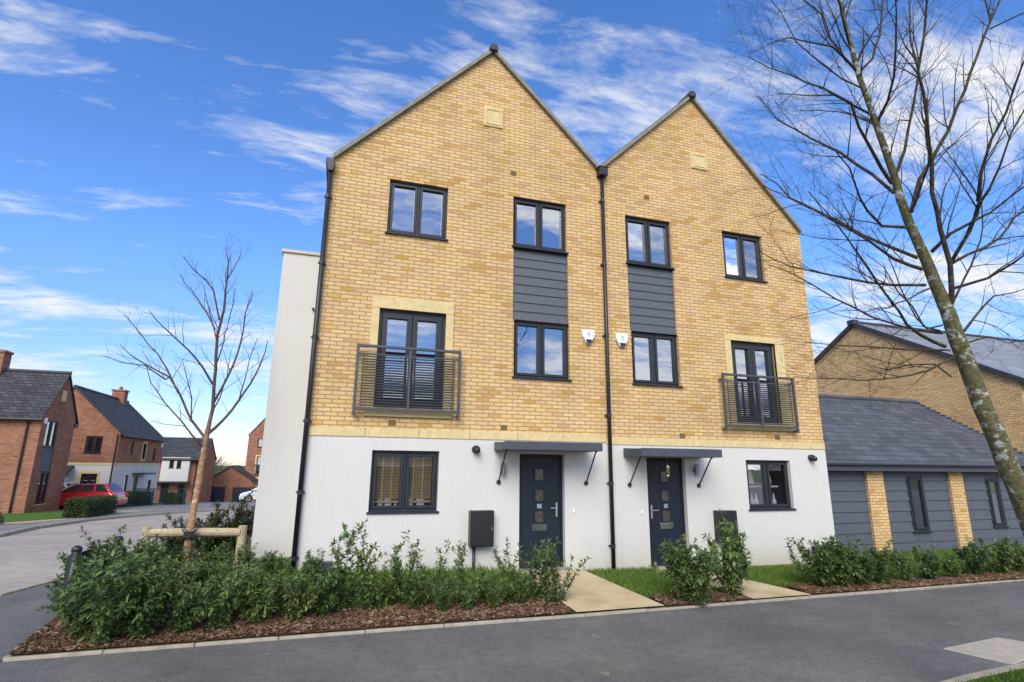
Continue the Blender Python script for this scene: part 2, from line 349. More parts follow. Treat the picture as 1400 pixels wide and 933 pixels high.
def thing(name, label, cat, loc, group=None):
    o = bpy.data.objects.new(name, None); COL.objects.link(o); o.location = loc; o.empty_display_size = .2
    o['label'] = label; o['category'] = cat
    if group: o['group'] = group
    BASE[o.name] = Vector(loc); return o
def tag(o, label, cat, group=None):
    o['label'] = label; o['category'] = cat
    if group: o['group'] = group
    return o
def structure(mb, name, mat): return mb.build(name, mat, kind='structure')

def wall_face(mb, xs, top, bottom, openings, d=0., reveal=.11):
    """front skin in the frame (u, d, z): top(u) roofline, openings (u0, u1, z0, z1) with reveals going in"""
    br = sorted(set(xs + [o[0] for o in openings] + [o[1] for o in openings]))
    br = [b for b in br if xs[0] <= b <= xs[-1]]
    for a, b in zip(br, br[1:]):
        z = bottom; m = (a+b)/2
        for o in sorted([o for o in openings if o[0] < m < o[1]], key=lambda o: o[2]):
            if o[2] > z: mb.quad((a, d, z), (b, d, z), (b, d, o[2]), (a, d, o[2]))
            z = o[3]
        if callable(top): ta, tb = top(a), top(b)
        else: ta = tb = top
        if min(ta, tb) > z - 1e-6: mb.quad((a, d, z), (b, d, z), (b, d, tb), (a, d, ta))
    for (a, b, z0, z1) in openings:
        e = d-reveal
        mb.quad((a, d, z0), (a, d, z1), (a, e, z1), (a, e, z0)); mb.quad((b, d, z0), (b, e, z0), (b, e, z1), (b, d, z1))
        mb.quad((a, d, z1), (b, d, z1), (b, e, z1), (a, e, z1)); mb.quad((a, d, z0), (a, e, z0), (b, e, z0), (b, d, z0))

def window(parent, fr, u0, u1, z0, z1, leaves=2, rec=.07, sill=True, glass='glass', fw=.045, sw=.05, name='window', bev=.004, sillmat='anth', transom=0.):
    """casement: outer frame, mullion and proud sashes in one mesh, panes and sill below it"""
    mb = MB().frame(*fr); d0, d1 = -rec-.05, -rec+.012; s1 = -rec+.03
    mb.box(u0, u1, d0, d1, z0, z0+fw); mb.box(u0, u1, d0, d1, z1-fw, z1)
    mb.box(u0, u0+fw, d0, d1, z0+fw, z1-fw); mb.box(u1-fw, u1, d0, d1, z0+fw, z1-fw)
    inner = (u1-u0-2*fw); mul = .045; w = (inner-mul*(leaves-1))/leaves
    panes = []
    for k in range(leaves):
        a = u0+fw+k*(w+mul); b = a+w; c0, c1 = z0+fw, z1-fw
        if k: mb.box(a-mul, a, d0, d1, c0, c1)
        g = .004
        a, b, c0, c1 = a+g, b-g, c0+g, c1-g
        mb.box(a, b, d0+.01, s1, c0, c0+sw); mb.box(a, b, d0+.01, s1, c1-sw, c1)
        mb.box(a, a+sw, d0+.01, s1, c0+sw, c1-sw); mb.box(b-sw, b, d0+.01, s1, c0+sw, c1-sw)
        panes.append((a+sw, b-sw, c0+sw, c1-sw))
    w_ = mb.build(name, 'anth', parent, bevel=bev)
    for p in panes:
        MB().frame(*fr).quad((p[0], d0+.03, p[2]), (p[1], d0+.03, p[2]), (p[1], d0+.03, p[3]), (p[0], d0+.03, p[3])).build('pane', glass, w_)
    if sill: MB().frame(*fr).box(u0-.03, u1+.03, -rec-.02, .045, z0-.032, z0+.003).build('sill', sillmat, w_, bevel=bev)
    return w_

# ================================================================== the pair of townhouses
FR = ((0, 0, 0), (1, 0, 0), (0, -1, 0))
def townhouse(name, label, x0, x1, apex, zl0, zl1, zb, wins, fdoor, surround, door, panel, plinth, depth=9.6):
    t = thing(name, label, 'house', ((x0+x1)/2, 0, 0), 'pair of joined townhouses')
    ax, az = apex
    def top(u): return zl0+(az-zl0)*(u-x0)/(ax-x0) if u <= ax else az+(zl1-az)*(u-ax)/(x1-ax)
    ops = [w[:4] for w in wins] + [fdoor, (door[0], door[1], door[2], door[3]), (panel[0], panel[1], panel[2], panel[3])]
    upper = [o for o in ops if o[2] > zb]; lower = [o for o in ops if o[3] <= zb]
    mb = MB().frame(*FR)
    wall_face(mb, [x0, ax, x1], top, zb+.15, upper, reveal=.16)
    mb.frame()
    mb.quad((x0, 0, zb), (x0, depth, zb), (x0, depth, zl0), (x0, 0, zl0)); mb.quad((x1, 0, zb), (x1, depth, zb), (x1, depth, zl1), (x1, 0, zl1))
    mb.poly([(x0, depth, zb), (x1, depth, zb), (x1, depth, zl1), (ax, depth, az), (x0, depth, zl0)])
    mb.build('upper_brick_wall', 'buff', t)
    mb = MB().frame(*FR)
    wall_face(mb, [x0, x1], zb, -.35, lower, d=.012, reveal=.17)
    mb.frame()
    mb.quad((x0, -.012, -.35), (x0, depth, -.35), (x0, depth, zb), (x0, -.012, zb)); mb.quad((x1, -.012, -.35), (x1, depth, -.35), (x1, depth, zb), (x1, -.012, zb))
    mb.quad((x0, depth, -.35), (x1, depth, -.35), (x1, depth, zb), (x0, depth, zb))
    mb.build('lower_render_wall', 'render', t)
    # slab and dark backing wall, added to keep the rooms dark behind the glass
    MB().box(x0+.05, x1-.05, .2, depth-.1, zb+.1, zb+.16).box(x0+.05, x1-.05, 1.6, 1.7, -.2, zl0).build('dark_backing', 'door', t)
    # stone band in blocks
    mb = MB(); n = 6; st = (x1-x0)/n
    for k in range(n): mb.box(x0+k*st+.003, x0+(k+1)*st-.003, -.028, .06, zb-.004, zb+.148)
    mb.build('stone_band', 'stone', t, bevel=.006)
    # roof
    rf = MB(); ov = .06
    rf.slab([(x0-.02, -ov, zl0+.015), (ax, -ov, az+.03), (ax, depth+ov, az+.03), (x0-.02, depth+ov, zl0+.015)], .09)
    rf.slab([(x1, -ov, zl1+.015), (ax, -ov, az+.03), (ax, depth+ov, az+.03), (x1, depth+ov, zl1+.015)], .09)
    roof = rf.build('roof', 'slate', t)
    v = MB(); y0, y1 = -ov-.03, .012
    for (xa, za, xb, zb_) in ((x0-.02, zl0, ax, az+.015), (x1, zl1, ax, az+.015)):
        v.prism([(xa, za-.015), (xb, zb_-.015), (xb, zb_+.085), (xa, za+.085)], y0, y1)
    v.build('verge', 'verge', roof)
    c = MB(); c.prism([(ax-.1, az+.05), (ax-.085, az-.015), (ax+.085, az-.015), (ax+.1, az+.05), (ax+.055, az+.15), (ax-.055, az+.15)], -ov-.09, .1)
    c.prism([(ax-.1, az+.06), (ax+.1, az+.06), (ax+.055, az+.16), (ax-.055, az+.16)], .1, depth)
    c.build('ridge_tile', 'lead', roof, bevel=.01)
    # windows
    made = []
    for k, w in enumerate(wins):
        o = window(t, FR, *w[:4], glass=w[4], rec=.085)
        made.append(o)
    # cladding panel of lapped boards between the two inner windows
    a, b, c0, c1 = panel; mb = MB().frame(*FR); nb = 8; h = (c1-c0-.05)/nb
    mb.box(a, b, -.13, -.06, c0, c1-.05)
    for k in range(nb):
        z = c0+k*h
        mb.add([(a+.004, -.035, z+.004), (b-.004, -.035, z+.004), (b-.004, -.055, z+h+.012), (a+.004, -.055, z+h+.012), (a+.004, -.058, z+.004), (b-.004, -.058, z+.004), (b-.004, -.07, z+h+.012), (a+.004, -.07, z+h+.012)],
               [(0, 1, 2, 3), (4, 7, 6, 5), (0, 4, 5, 1), (1, 5, 6, 2), (2, 6, 7, 3), (3, 7, 4, 0)])
    mb.build('cladding_panel', 'clad', t)
    # stone surround of the french doors
    a, b, c0, c1 = surround; u0, u1, z0, z1 = fdoor; mb = MB().frame(*FR)
    mb.box(a, b, -.05, .018, z1, c1); mb.box(a, u0, -.05, .018, c0+.13, z1-.003); mb.box(u1, b, -.05, .018, c0+.13, z1-.003); mb.box(a-.02, b+.02, -.12, .05, c0, c0+.127)
    mb.build('stone_surround', 'stone', t, bevel=.006)
    # french doors
    mb = MB().frame(*FR); fw = .06
    mb.box(u0, u1, -.16, -.08, z1-fw, z1); mb.box(u0, u1, -.16, -.08, c0+.127, z0+.03); mb.box(u0, u0+fw, -.16, -.08, z0+.03, z1-fw); mb.box(u1-fw, u1, -.16, -.08, z0+.03, z1-fw)
    w = (u1-u0-2*fw)/2; sw = .095; panes = []
    for k in range(2):
        p, q = u0+fw+k*w+.004, u0+fw+(k+1)*w-.004; r0_, r1_ = z0+.034, z1-fw-.004
        mb.box(p, q, -.15, -.06, r0_, r0_+.12); mb.box(p, q, -.15, -.06, r1_-sw, r1_); mb.box(p, p+sw, -.15, -.06, r0_+.12, r1_-sw); mb.box(q-sw, q, -.15, -.06, r0_+.12, r1_-sw)
        panes.append((p+sw, q-sw, r0_+.12, r1_-sw))
    fd = mb.build('french_doors', 'anth', t, bevel=.004)
    for p in panes: MB().frame(*FR).quad((p[0], -.12, p[2]), (p[1], -.12, p[2]), (p[1], -.12, p[3]), (p[0], -.12, p[3])).build('pane', 'glass', fd)
    m = (u0+u1)/2
    # railing in front of them
    a, b, c0, c1 = railing = surround_rail[name]
    mb = MB().frame(*FR); pw = .025
    for u in (a, b): mb.box(u-pw, u+pw, .12, .17, c0-.09, c1+.015); mb.box(u-pw*.8, u+pw*.8, .018, .12, c0-.07, c0-.02); mb.box(u-pw*.8, u+pw*.8, .018, .12, c1-.14, c1-.1)
    mm = (a+b)/2
    mb.box(a, b, .115, .175, c1-.035, c1+.01); mb.box(a+pw, b-pw, .13, .16, c1-.17, c1-.145); mb.box(a+pw, b-pw, .12, .17, c0, c0+.05); mb.box(mm-.02, mm+.02, .125, .165, c0+.05, c1-.035)
    for u in (a+.1, b-.1): mb.box(u-.007, u+.007, .138, .152, c0+.05, c1-.17)
    bal = mb.build('balcony_railing', 'rail', t, bevel=.004)
    wr = MB().frame(*FR); n = 19; zz0, zz1 = c0+.09, c1-.2
    for k in range(n):
        z = zz0+(zz1-zz0)*k/(n-1); wr.tube([(a+.09, .145, z), (mm, .145, z-.002), (b-.09, .145, z)], .0115, 6)
    wr.build('horizontal_bars', 'raildark', bal)
    hb = MB().frame(*FR)
    for u in (m-.055, m+.055): hb.tube([(u, -.02, z0+.1), (u, -.02, z0+.93)], .014, 8)
    hb.build('door_handles', 'silver', fd, smooth=True)
    # front door
    u0, u1, z0, z1, hinge_right = door
    mb = MB().frame(*FR)
    mb.box(u0, u1, -.17, -.09, z1-.05, z1); mb.box(u0, u0+.05, -.17, -.09, z0, z1-.05); mb.box(u1-.05, u1, -.17, -.09, z0, z1-.05)
    cx = (u0+u1)/2 - .02*(1 if not hinge_right else -1); L_ = []
    a, b, c0, c1 = u0+.054, u1-.054, z0+.05, z1-.054
    mb.box(a, b, -.16, -.1, c0, c1)
    for zc in (c1-.33, c1-.71, c1-1.095): 
        L_.append(zc)
        for (p, q, r, s) in ((cx-.115, cx+.115, zc+.1, zc+.135), (cx-.115, cx+.115, zc-.135, zc-.1), (cx-.115, cx-.08, zc-.1, zc+.1), (cx+.08, cx+.115, zc-.1, zc+.1)): mb.box(p, q, -.1, -.088, r, s)
    dr = mb.build('front_door', 'door', t, bevel=.004)
    for zc in L_: MB().frame(*FR).box(cx-.08, cx+.08, -.1, -.097, zc-.1, zc+.1).build('door_light', doorglass, dr)
    lb = MB().frame(*FR); zc = c1-1.29
    lb.box(cx-.15, cx+.15, -.1, -.085, zc-.06, zc+.06); lb.box(cx-.14, cx+.14, -.085, -.07, zc+.005, zc+.055); lb.build('letterbox', 'chrome', dr, bevel=.004)
    hx = b-.075 if not hinge_right else a+.075; sg = -1 if not hinge_right else 1
    h = MB().frame(*FR); h.box(hx-.018, hx+.018, -.1, -.085, c0+.87, c0+1.13); h.tube([(hx, -.085, c0+1.03), (hx, -.045, c0+1.03), (hx+sg*.135, -.045, c0+1.03)], .011, 8); h.build('door_handle', 'silver', dr)
    MB().frame(*FR).box(cx-.045, cx+.045, -.1, -.094, L_[1]-.235, L_[1]-.155).build('number_plate', 'greyplate', dr)
    MB().frame(*FR).box(u0-.01, u1+.01, -.17, .03, z0-.03, z0+.045).build('threshold', 'silver', dr, bevel=.004)
    return t, made
MT['raildark'] = plain('dark_grey_bars', (.03, .035, .042), .5, .4, .12, 5)
MT['greyplate'] = plain('grey_number_plate', (.22, .25, .29), .35, .5, .25, 60)
doorglass = plain('obscured_door_glass', (.06, .055, .05), .12, .8, .4, 14)
surround_rail = {'townhouse': (.71, 2.545, 2.83, 3.985), 'townhouse_': (8.39, 10.285, 2.78, 3.925)}
LW = [(1.070, 2.227, 6.247, 7.376, 'glass'), (3.604, 4.80, 6.314, 7.431, 'glass'), (3.642, 4.832, 3.6025, 4.7575, 'glass'), (1.072, 2.251, 1.1215, 2.157, 'glassclear')]
RWm = [(8.798, 9.95, 6.259, 7.416, 'glass'), (6.222, 7.388, 6.2825, 7.416, 'glass'), (6.26, 7.413, 3.61, 4.743, 'glass'), (8.915, 10.094, 1.064, 2.089, 'glassclear')]
tL, winL = townhouse('townhouse', 'left half of the buff brick gabled pair, with the white side wing', 0., 5.6, (3.089, 10.785), 7.567, 8.365, 2.385,
    LW, (1.041, 2.281, 2.91, 4.733), (.9, 2.43, 2.745, 4.965), (3.774, 4.683, .06, 2.137, False), (3.62, 4.82, 4.757, 6.314), False)
surround_rail['townhouse'] = surround_rail['townhouse_']
tR, winR = townhouse('townhouse', 'right half of the buff brick gabled pair, beside the low outbuilding', 5.6, 11.14, (8.166, 10.828), 8.365, 7.69, 2.35,
    RWm, (8.787, 10.01, 2.9, 4.738), (8.625, 10.25, 2.73, 4.87), (6.482, 7.38, -.01, 2.11, True), (6.235, 7.395, 4.743, 6.2825), True)
# reflections of houses opposite, modelled as solid parts behind the ground floor glass
bl = MB().frame(*FR); u0, u1, z0, z1 = LW[3][:4]
for k in range(30):
    z = z1-.08-k*.026
    bl.add([(u0+.09, -.2, z), (u1-.09, -.2, z), (u1-.09, -.225, z+.017), (u0+.09, -.225, z+.017)], [(0, 1, 2, 3)])
for u in (u0+.22, u0+.38, u1-.25, u1-.42): bl.box(u-.012, u+.012, -.198, -.19, z1-.86, z1-.05)
bl.box(u0+.09, u1-.09, -.225, -.195, z1-.9, z1-.86)
bl.build('reflection_slats', 'refltan', winL[3])  # slats stand in for the mirrored house front
for (a, b, h_) in ((.16, .25, .13), (.28, .4, .16), (.45, .5, .1), (.7, .78, .17), (.84, .98, .13)): MB().frame(*FR).box(u0+a, u0+b, -.3, -.22, z0+.03, z0+.08+h_).build('reflection_block', 'reflpale', winL[3], bevel=.01)
u0, u1, z0, z1 = RWm[3][:4]; cu = MB().frame(*FR)  # right window: mirrored brick house built from pale shapes and a backdrop
for (a, b) in ((.16, .42), (.66, .9)):
    n = 14; vs = []
    for k in range(n+1):
        u = u0+a+(b-a)*k/n; d = -.3+.02*math.sin(k*1.9)
        vs += [(u, d, z0+.52), (u-.06, d, z1-.1)]
    cu.add(vs, [(2*k, 2*k+2, 2*k+3, 2*k+1) for k in range(n)])
cu.build('reflpale', 'reflpale', winR[3])
MB().frame(*FR).box(u0+.09, u1-.09, -.34, -.3, z0+.44, z0+.475).build('reflection_sill', 'reflcream', winR[3])
for a in (.2, .31, .42, .66, .78, .9): MB().frame(*FR).tube([(u0+a, -.26, z0+.03), (u0+a, -.26, z0+.15), (u0+a, -.26, z0+.2), (u0+a, -.26, z0+.32)], [.045, .05, .025, .012], 8).build('reflection_block', 'reflpale', winR[3])
refl_back = MB().frame(*FR).box(u0-.3, u1+.3, -1.2, -1.15, -.1, 2.3).build('reflection_backdrop', 'refltan', winR[3])  # brown backdrop standing in for the mirrored brick

def canopy(t, x0, x1, z0, z1, braces):
    mb = MB(); mb.prism_x([(0., z0), (-.72, z0+.0), (-.72, z1-.03), (0., z1+.01)], x0, x1); mb.box(x0-.012, x1+.012, -.74, -.72, z0-.012, z1-.005); mb.box(x0-.012, x0, -.72, -.03, z0-.012, z1-.012); mb.box(x1, x1+.012, -.72, -.03, z0-.012, z1-.012)
    c = mb.build('door_canopy', 'canopy', t, bevel=.005)
    for (xw, zw) in braces:
        b = MB(); b.tube([(xw, -.03, zw), (xw, -.5, z0-.004)], .014, 8); b.tube([(xw, -.012, zw), (xw, -.045, zw)], .04, 12); b.tube([(xw, -.5, z0-.03), (xw, -.5, z0-.002)], .022, 8)
        b.build('brace', 'blackmatt', c, smooth=False)
canopy(tL, 3.28, 5.13, 2.2, 2.34, ((3.365, 1.62), (5.125, 1.6)))
canopy(tR, 5.97, 7.74, 2.125, 2.275, ((6.07, 1.57), (7.83-.15, 1.555)))
def alarm(t, xc, zc):
    pts = [(-.145, .13), (.145, .13), (.135, .0), (.05, -.155), (-.05, -.155), (-.135, 0)]
    mb = MB().prism([(xc+a, zc+b) for a, b in pts], -.075, -.001); a = mb.build('alarm_box', 'white', t, bevel=.012)
    MB().prism([(xc-.07, zc-.075), (xc+.07, zc-.075), (xc+.046, zc-.148), (xc-.046, zc-.148)], -.082, -.0755).build('strobe_lens', 'black', a)
    mk = MB()
    for k, w in enumerate((.07, .1, .055)): mk.box(xc-w/2, xc+w/2, -.0775, -.0755, zc+.06-k*.035, zc+.075-k*.035)
    mk.build('printed_mark', 'greyplate', a)
alarm(tL, 5.235, 4.53); alarm(tR, 6.008, 4.515)
def tablet(t, x0, x1, z0, z1):
    mb = MB(); mb.box(x0, x1, -.03, .02, z0, z1); mb.build('stone_tablet', 'stone', t, bevel=.012)
    mb = MB(); w = .05
    mb.box(x0+w, x1-w, -.042, -.03, z1-w-.02, z1-w); mb.box(x0+w, x1-w, -.042, -.03, z0+w, z0+w+.02); mb.box(x0+w, x0+w+.02, -.042, -.03, z0+w+.02, z1-w-.02); mb.box(x1-w-.02, x1-w, -.042, -.03, z0+w+.02, z1-w-.02)
    mb.build('tablet_moulding', 'stone', t, bevel=.004)
tablet(tL, 2.917, 3.35, 8.95, 9.41); tablet(tR, 8.067, 8.507, 8.92, 9.346)
def airbrick(t, x, z):
    mb = MB(); mb.box(x-.065, x+.065, -.006, .02, z-.05, z+.05)
    for k in range(4): mb.box(x-.05, x+.05, -.009, -.006, z-.036+k*.021, z-.027+k*.021)
    mb.build('airbrick', 'airbrick', t)
for t, x, z in ((tL, 3.6, 7.95), (tR, 6.8, 7.94), (tL, 1.383, 2.64), (tL, 3.463, 2.615), (tR, 7.375, 2.565), (tR, 9.84, 2.59)): airbrick(t, x, z)
def meter(t, x0, x1, z0, z1, xp):
    mb = MB(); mb.box(x0, x1, -.2, -.014, z0, z1); mb.box(x0+.015, x1-.015, -.212, -.2, z0+.015, z1-.015)
    m = mb.build('meter_box', 'black', t, bevel=.008)
    MB().box(x1-.05, x1-.035, -.218, -.212, (z0+z1)/2-.02, (z0+z1)/2+.02).build('lock', 'silver', m)
    MB().tube([(xp, -.08, -.2), (xp, -.08, z0)], .028, 8).build('conduit', 'blackmatt', m, smooth=True)
meter(tL, 2.82, 3.245, .53, 1.13, 2.915); meter(tR, 7.99, 8.43, .45, 1.06, 8.13)
def pipe(t, x, z0, z1, r=.038, d=.075):
    mb = MB(); mb.tube([(x, -d, z0), (x, -d, z1)], r, 10)
    p = mb.build('downpipe', 'blackmatt', t, smooth=True)
    for f in (.06, .2, .36, .56, .75, .93): z = z0+(z1-z0)*f; MB().tube([(x, -d, z-.035), (x, -d, z+.035)], r+.009, 10).box(x-.07, x+.07, -.045, -.014, z-.012, z+.012).build('bracket', 'blackmatt', p)
    return p
p = pipe(tL, -.035, .0, 7.28, .042)
MB().prism([(-.12, 7.52), (.03, 7.52), (.03, 7.36), (-.0, 7.27), (-.07, 7.27), (-.1, 7.36)], -.16, .0).box(-.13, -.03, -.06, 9.5, 7.46, 7.56).build('hopper', 'blackmatt', p, bevel=.006)
p = pipe(tL, 5.64, -.05, 8.2, .04)
MB().box(5.54, 5.74, -.19, -.002, 8.2, 8.39).box(5.52, 5.76, -.2, -.002, 8.385, 8.41).build('hopper', 'blackmatt', p, bevel=.008)
def vent(t, x, z):
    mb = MB(); mb.tube([(x, -.012, z), (x, -.09, z)], [.075, .07], 14); mb.tube([(x, -.09, z), (x, -.13, z-.02), (x, -.15, z-.06)], [.055, .06, .045], 12)
    mb.build('vent_cowl', 'black', t, smooth=True)
vent(tL, 2.92, 2.2); vent(tR, 10.69, 2.155)
def wall_lamp(t, x, z, h=.22, r=.045):
    mb = MB(); mb.tube([(x, -.1, z-h/2), (x, -.1, z+h/2)], r, 12); mb.box(x-.03, x+.03, -.07, -.013, z-.05, z+.05)
    mb.build('wall_lamp', 'lampgrey', t, smooth=False)
wall_lamp(tL, 3.43, 1.86); wall_lamp(tR, 7.6, 1.87)
for t, x, z in ((tL, 4.86, 1.1), (tR, 6.33, 1.05)): MB().box(x-.02, x+.02, -.03, -.013, z-.04, z+.04).build('doorbell', 'white', t, bevel=.005)
# low black box by the left corner, brick plinth at the right end
MB().box(.12, .54, -.16, -.014, .02, .35).box(.1, .56, -.175, -.014, .35, .372).build('utility_box', 'clad', tL, bevel=.006)
MB().box(8.6, 11.139, -.022, -.0125, -.35, -.055).build('brick_plinth', 'red', tR)
MB().prism_x([(-.03, -.25), (-.24, -.25), (-.2, .26), (-.03, .3)], 10.42, 10.95).build('meter_cabinet', 'black', tR, bevel=.012)
ch = MB(); ch.tube([(6.775, -.3, 2.124), (6.775, -.3, 2.05)], .004, 6); ch.tube([(6.775, -.3, 2.06), (6.775, -.3, 1.8)], .02, 10); ch.tube([(6.81, -.29, 2.05), (6.81, -.29, 1.75)], .013, 8); ch.ball((6.775, -.3, 1.755), .034)
tag(ch.build('wind_chime', 'brass', None, smooth=True), 'slim brass chime hanging under the canopy in front of the right hand front door', 'wind chime')
# rendered side wing with a flat roof, set back
mb = MB().box(-.875, -.004, 1.5, 9.4, -.3, 6.16); mb.build('side_wing', 'render', tL)
MB().box(-.915, -.002, 1.46, 9.44, 6.161, 6.225).build('coping', 'greystone', tL, bevel=.006)
MB().tube([(-.2, 1.52, 5.0), (-.2, 1.42, 4.99)], .025, 8).build('overflow_pipe', 'black', tL)

# ================================================================== background buildings
def house_shell(t, O, U, Nn, w, depth, zb, ze, apex_u, za, openings, band=None, wallm='red', lowm='render', gable=True):
    """front face in frame; gable outline if gable; returns nothing. Closed with side and rear walls."""
    O, U, Nn = Vector(O), Vector(U), Vector(Nn)
    fr = (O, U, Nn)
    def top(u):
        if not gable: return ze
        return ze+(za-ze)*u/apex_u if u <= apex_u else za+(ze-za)*(u-apex_u)/(w-apex_u)
    xs = [0, apex_u, w] if gable else [0, w]
    if band is None:
        mb = MB().frame(*fr); wall_face(mb, xs, top, zb, openings, reveal=.12); mb.build('wall', wallm, t)
    else:
        mb = MB().frame(*fr); wall_face(mb, xs, top, band, [o for o in openings if o[2] >= band], reveal=.12); mb.build('upper_wall', wallm, t)
        mb = MB().frame(*fr); wall_face(mb, [0, w], band, zb, [o for o in openings if o[2] < band], d=.01, reveal=.13); mb.build('lower_wall', lowm, t)
    return fr
X_, Y_ = (1, 0, 0), (0, 1, 0)
S_, E_, W_ = (0, -1, 0), (1, 0, 0), (-1, 0, 0)

# --- red brick house at the left edge (long side to the camera, gable to the street)
ax, ay0, ay1, zb = -13.66, 23.09, 26.7, -.7
A = thing('brick_house', 'red brick house at the left edge with dark tiled roof and gable to the street', 'house', (-17.5, 24.9, -.55))
ze, za = 4.2, 6.45; mid = (ay0+ay1)/2
gw = [(.55, 1.75, 2.62, 3.98), (.85, 1.9, -.2, 1.42), (.6, 1.8, 1.43, 2.61)]
frA = house_shell(A, (ax, ay0, 0), Y_, E_, ay1-ay0, 0, zb, ze, mid-ay0, za, gw)
window(A, frA, *gw[0], leaves=2, rec=.06, glass='glass'); window(A, frA, *gw[1], leaves=2, rec=.06, glass='glass', sillmat='stone')
mb = MB().frame(*frA); a, b, c0, c1 = gw[2]
for k in range(7): z = c0+k*(c1-c0)/7; mb.box(a+.01, b-.01, -.09, -.03-.004*(k % 2), z+.008, z+(c1-c0)/7-.006)
mb.box(a, b, -.12, -.09, c0, c1); mb.build('cladding_panel', 'cladblue', A)
MB().frame(*frA).box(1.5, 1.95, .0, .03, 5.05, 5.6).build('stone_tablet', 'stone', A)
alb = MB().frame(*frA).box(.14, .38, .002, .07, 3.75, 4.05).build('alarm_box', 'white', A, bevel=.02)
house_shell(A, (-22.5, ay0, 0), X_, S_, 22.5+ax, 0, zb, ze, 1, za, [(.8, 1.9, .1, 1.3), (7.0, 7.6, -.6, 1.15)], gable=False)
window(A, ((-22.5, ay0, 0), X_, S_), .8, 1.9, .1, 1.3, sillmat='stone')
MB().frame((-22.5, ay0, 0), X_, S_).box(7.0, 7.6, -.1, -.05, -.6, 1.15).build('door', 'door', A)
mb = MB(); mb.quad((-22.5, ay1, zb), (ax, ay1, zb), (ax, ay1, ze), (-22.5, ay1, ze)); mb.poly([(-22.5, ay0, zb), (-22.5, ay1, zb), (-22.5, ay1, ze), (-22.5, mid, za), (-22.5, ay0, ze)]); mb.build('rear_wall', 'red', A)
rf = MB(); s = (za-ze)/(mid-ay0); o = .22
rf.slab([(-22.8, ay0-o, ze-s*o+.02), (ax+.08, ay0-o, ze-s*o+.02), (ax+.08, mid, za+.02), (-22.8, mid, za+.02)], .1)
rf.slab([(-22.8, ay1+o, ze-s*o+.02), (ax+.08, ay1+o, ze-s*o+.02), (ax+.08, mid, za+.02), (-22.8, mid, za+.02)], .1)
r = rf.build('roof', 'tiledark', A)
MB().tube([(-22.8, mid, za+.12), (ax+.1, mid, za+.12)], .1, 8).build('ridge_tiles', 'lead', r)
MB().box(-17.3, -16.5, mid-.35, mid+.35, za-.3, za+1.0).box(-17.35, -16.45, mid-.4, mid+.4, za+1.0, za+1.12).build('chimney', 'red', r)
g = MB().tube([(-22.8, ay0-o-.04, ze-s*o), (ax+.08, ay0-o-.04, ze-s*o)], .06, 8); g = g.build('gutter', 'blackmatt', A)
MB().tube([(-14.15, ay0-o, ze-s*o), (-14.2, ay0-.07, ze-.5), (-14.2, ay0-.07, zb)], .045, 8).build('downpipe', 'blackmatt', A)
MB().box(ax-.02, ax+.06, ay1-.1, ay1+.3, 3.75, 3.95).build('eaves_end', 'blackmatt', A)

# --- brick over white render house with its gable to the camera
bx, by = -13.11, 32.
B = thing('brick_house', 'red brick house over white render with central chimney, behind the red car', 'house', (-16, 36.5, -.9))
zb, ze, za, wB, dB = -1.3, 3.78, 6.57, 5.9, 9.4
bo = (bx-wB, by, 0); band = 1.72
gw = [(wB-1.85, wB-.93, 2.46, 3.54), (wB-1.75, wB-.88, .12, 1.18)]
frB = house_shell(B, bo, X_, S_, wB, dB, zb, ze, wB/2, za, gw, band=band)
window(B, frB, *gw[0], rec=.06, glass='glass'); wz = window(B, frB, *gw[1], rec=.06, glass='glass')
a, b, c0, c1 = gw[1]; MB().frame(*frB).box(a-.14, a, -.05, .03, c0-.1, c1+.14).box(b, b+.14, -.05, .03, c0-.1, c1+.14).box(a, b, -.05, .03, c1, c1+.14).box(a, b, -.05, .04, c0-.13, c0-.034).build('stone_surround', 'stone', B)
MB().frame(*frB).box(0, wB+.03, 0, .03, band-.001, band+.14).build('stone_band', 'stone', B)
sw_ = [(2.25, 2.8, 2.4, 3.35), (4.75, 5.45, 2.15, 3.28), (7.2, 7.9, 2.0, 3.0), (2.1, 2.75, -.25, 1.05), (3.9, 4.8, -1.1, .95), (7.1, 7.9, -.75, .6)]
frS = house_shell(B, (bx, by, 0), Y_, E_, dB, 0, zb, ze, 1, za, sw_, band=band, gable=False)
for q in sw_[:4]+sw_[5:]: window(B, frS, *q, leaves=1, rec=.06, glass='glass')
a, b, c0, c1 = sw_[1]; MB().frame(*frS).box(a-.14, a, -.05, .03, c0-.1, c1+.14).box(b, b+.14, -.05, .03, c0-.1, c1+.14).box(a, b, -.05, .03, c1, c1+.14).box(a, b, -.05, .04, c0-.13, c0-.034).build('stone_surround', 'stone', B)
MB().frame(*frS).box(-.03, dB, 0, .03, band+.002, band+.138).build('stone_band', 'stone', B)
MB().frame(*frS).box(3.9, 4.8, -.12, -.06, -1.1, .95).build('front_door', 'door', B)
MB().frame(*frS).box(3.4, 5.9, 0.01, .8, 1.05, 1.18).build('porch_canopy', 'canopy', B)
MB().frame(*frS).box(dB-.5, dB-.25, .01, .1, 3.1, 3.4).build('alarm_box', 'white', B)
mb = MB(); mb.quad((bx, by+dB, zb), (bx-wB, by+dB, zb), (bx-wB, by+dB, ze), (bx, by+dB, ze)); mb.poly([(bx, by+dB, ze), (bx-wB, by+dB, ze), (bx-wB/2, by+dB, za)]); mb.quad((bx-wB, by, zb), (bx-wB, by+dB, zb), (bx-wB, by+dB, ze), (bx-wB, by, ze)); mb.build('rear_wall', 'red', B)
rf = MB(); s = (za-ze)/(wB/2); o = .22; xm = bx-wB/2
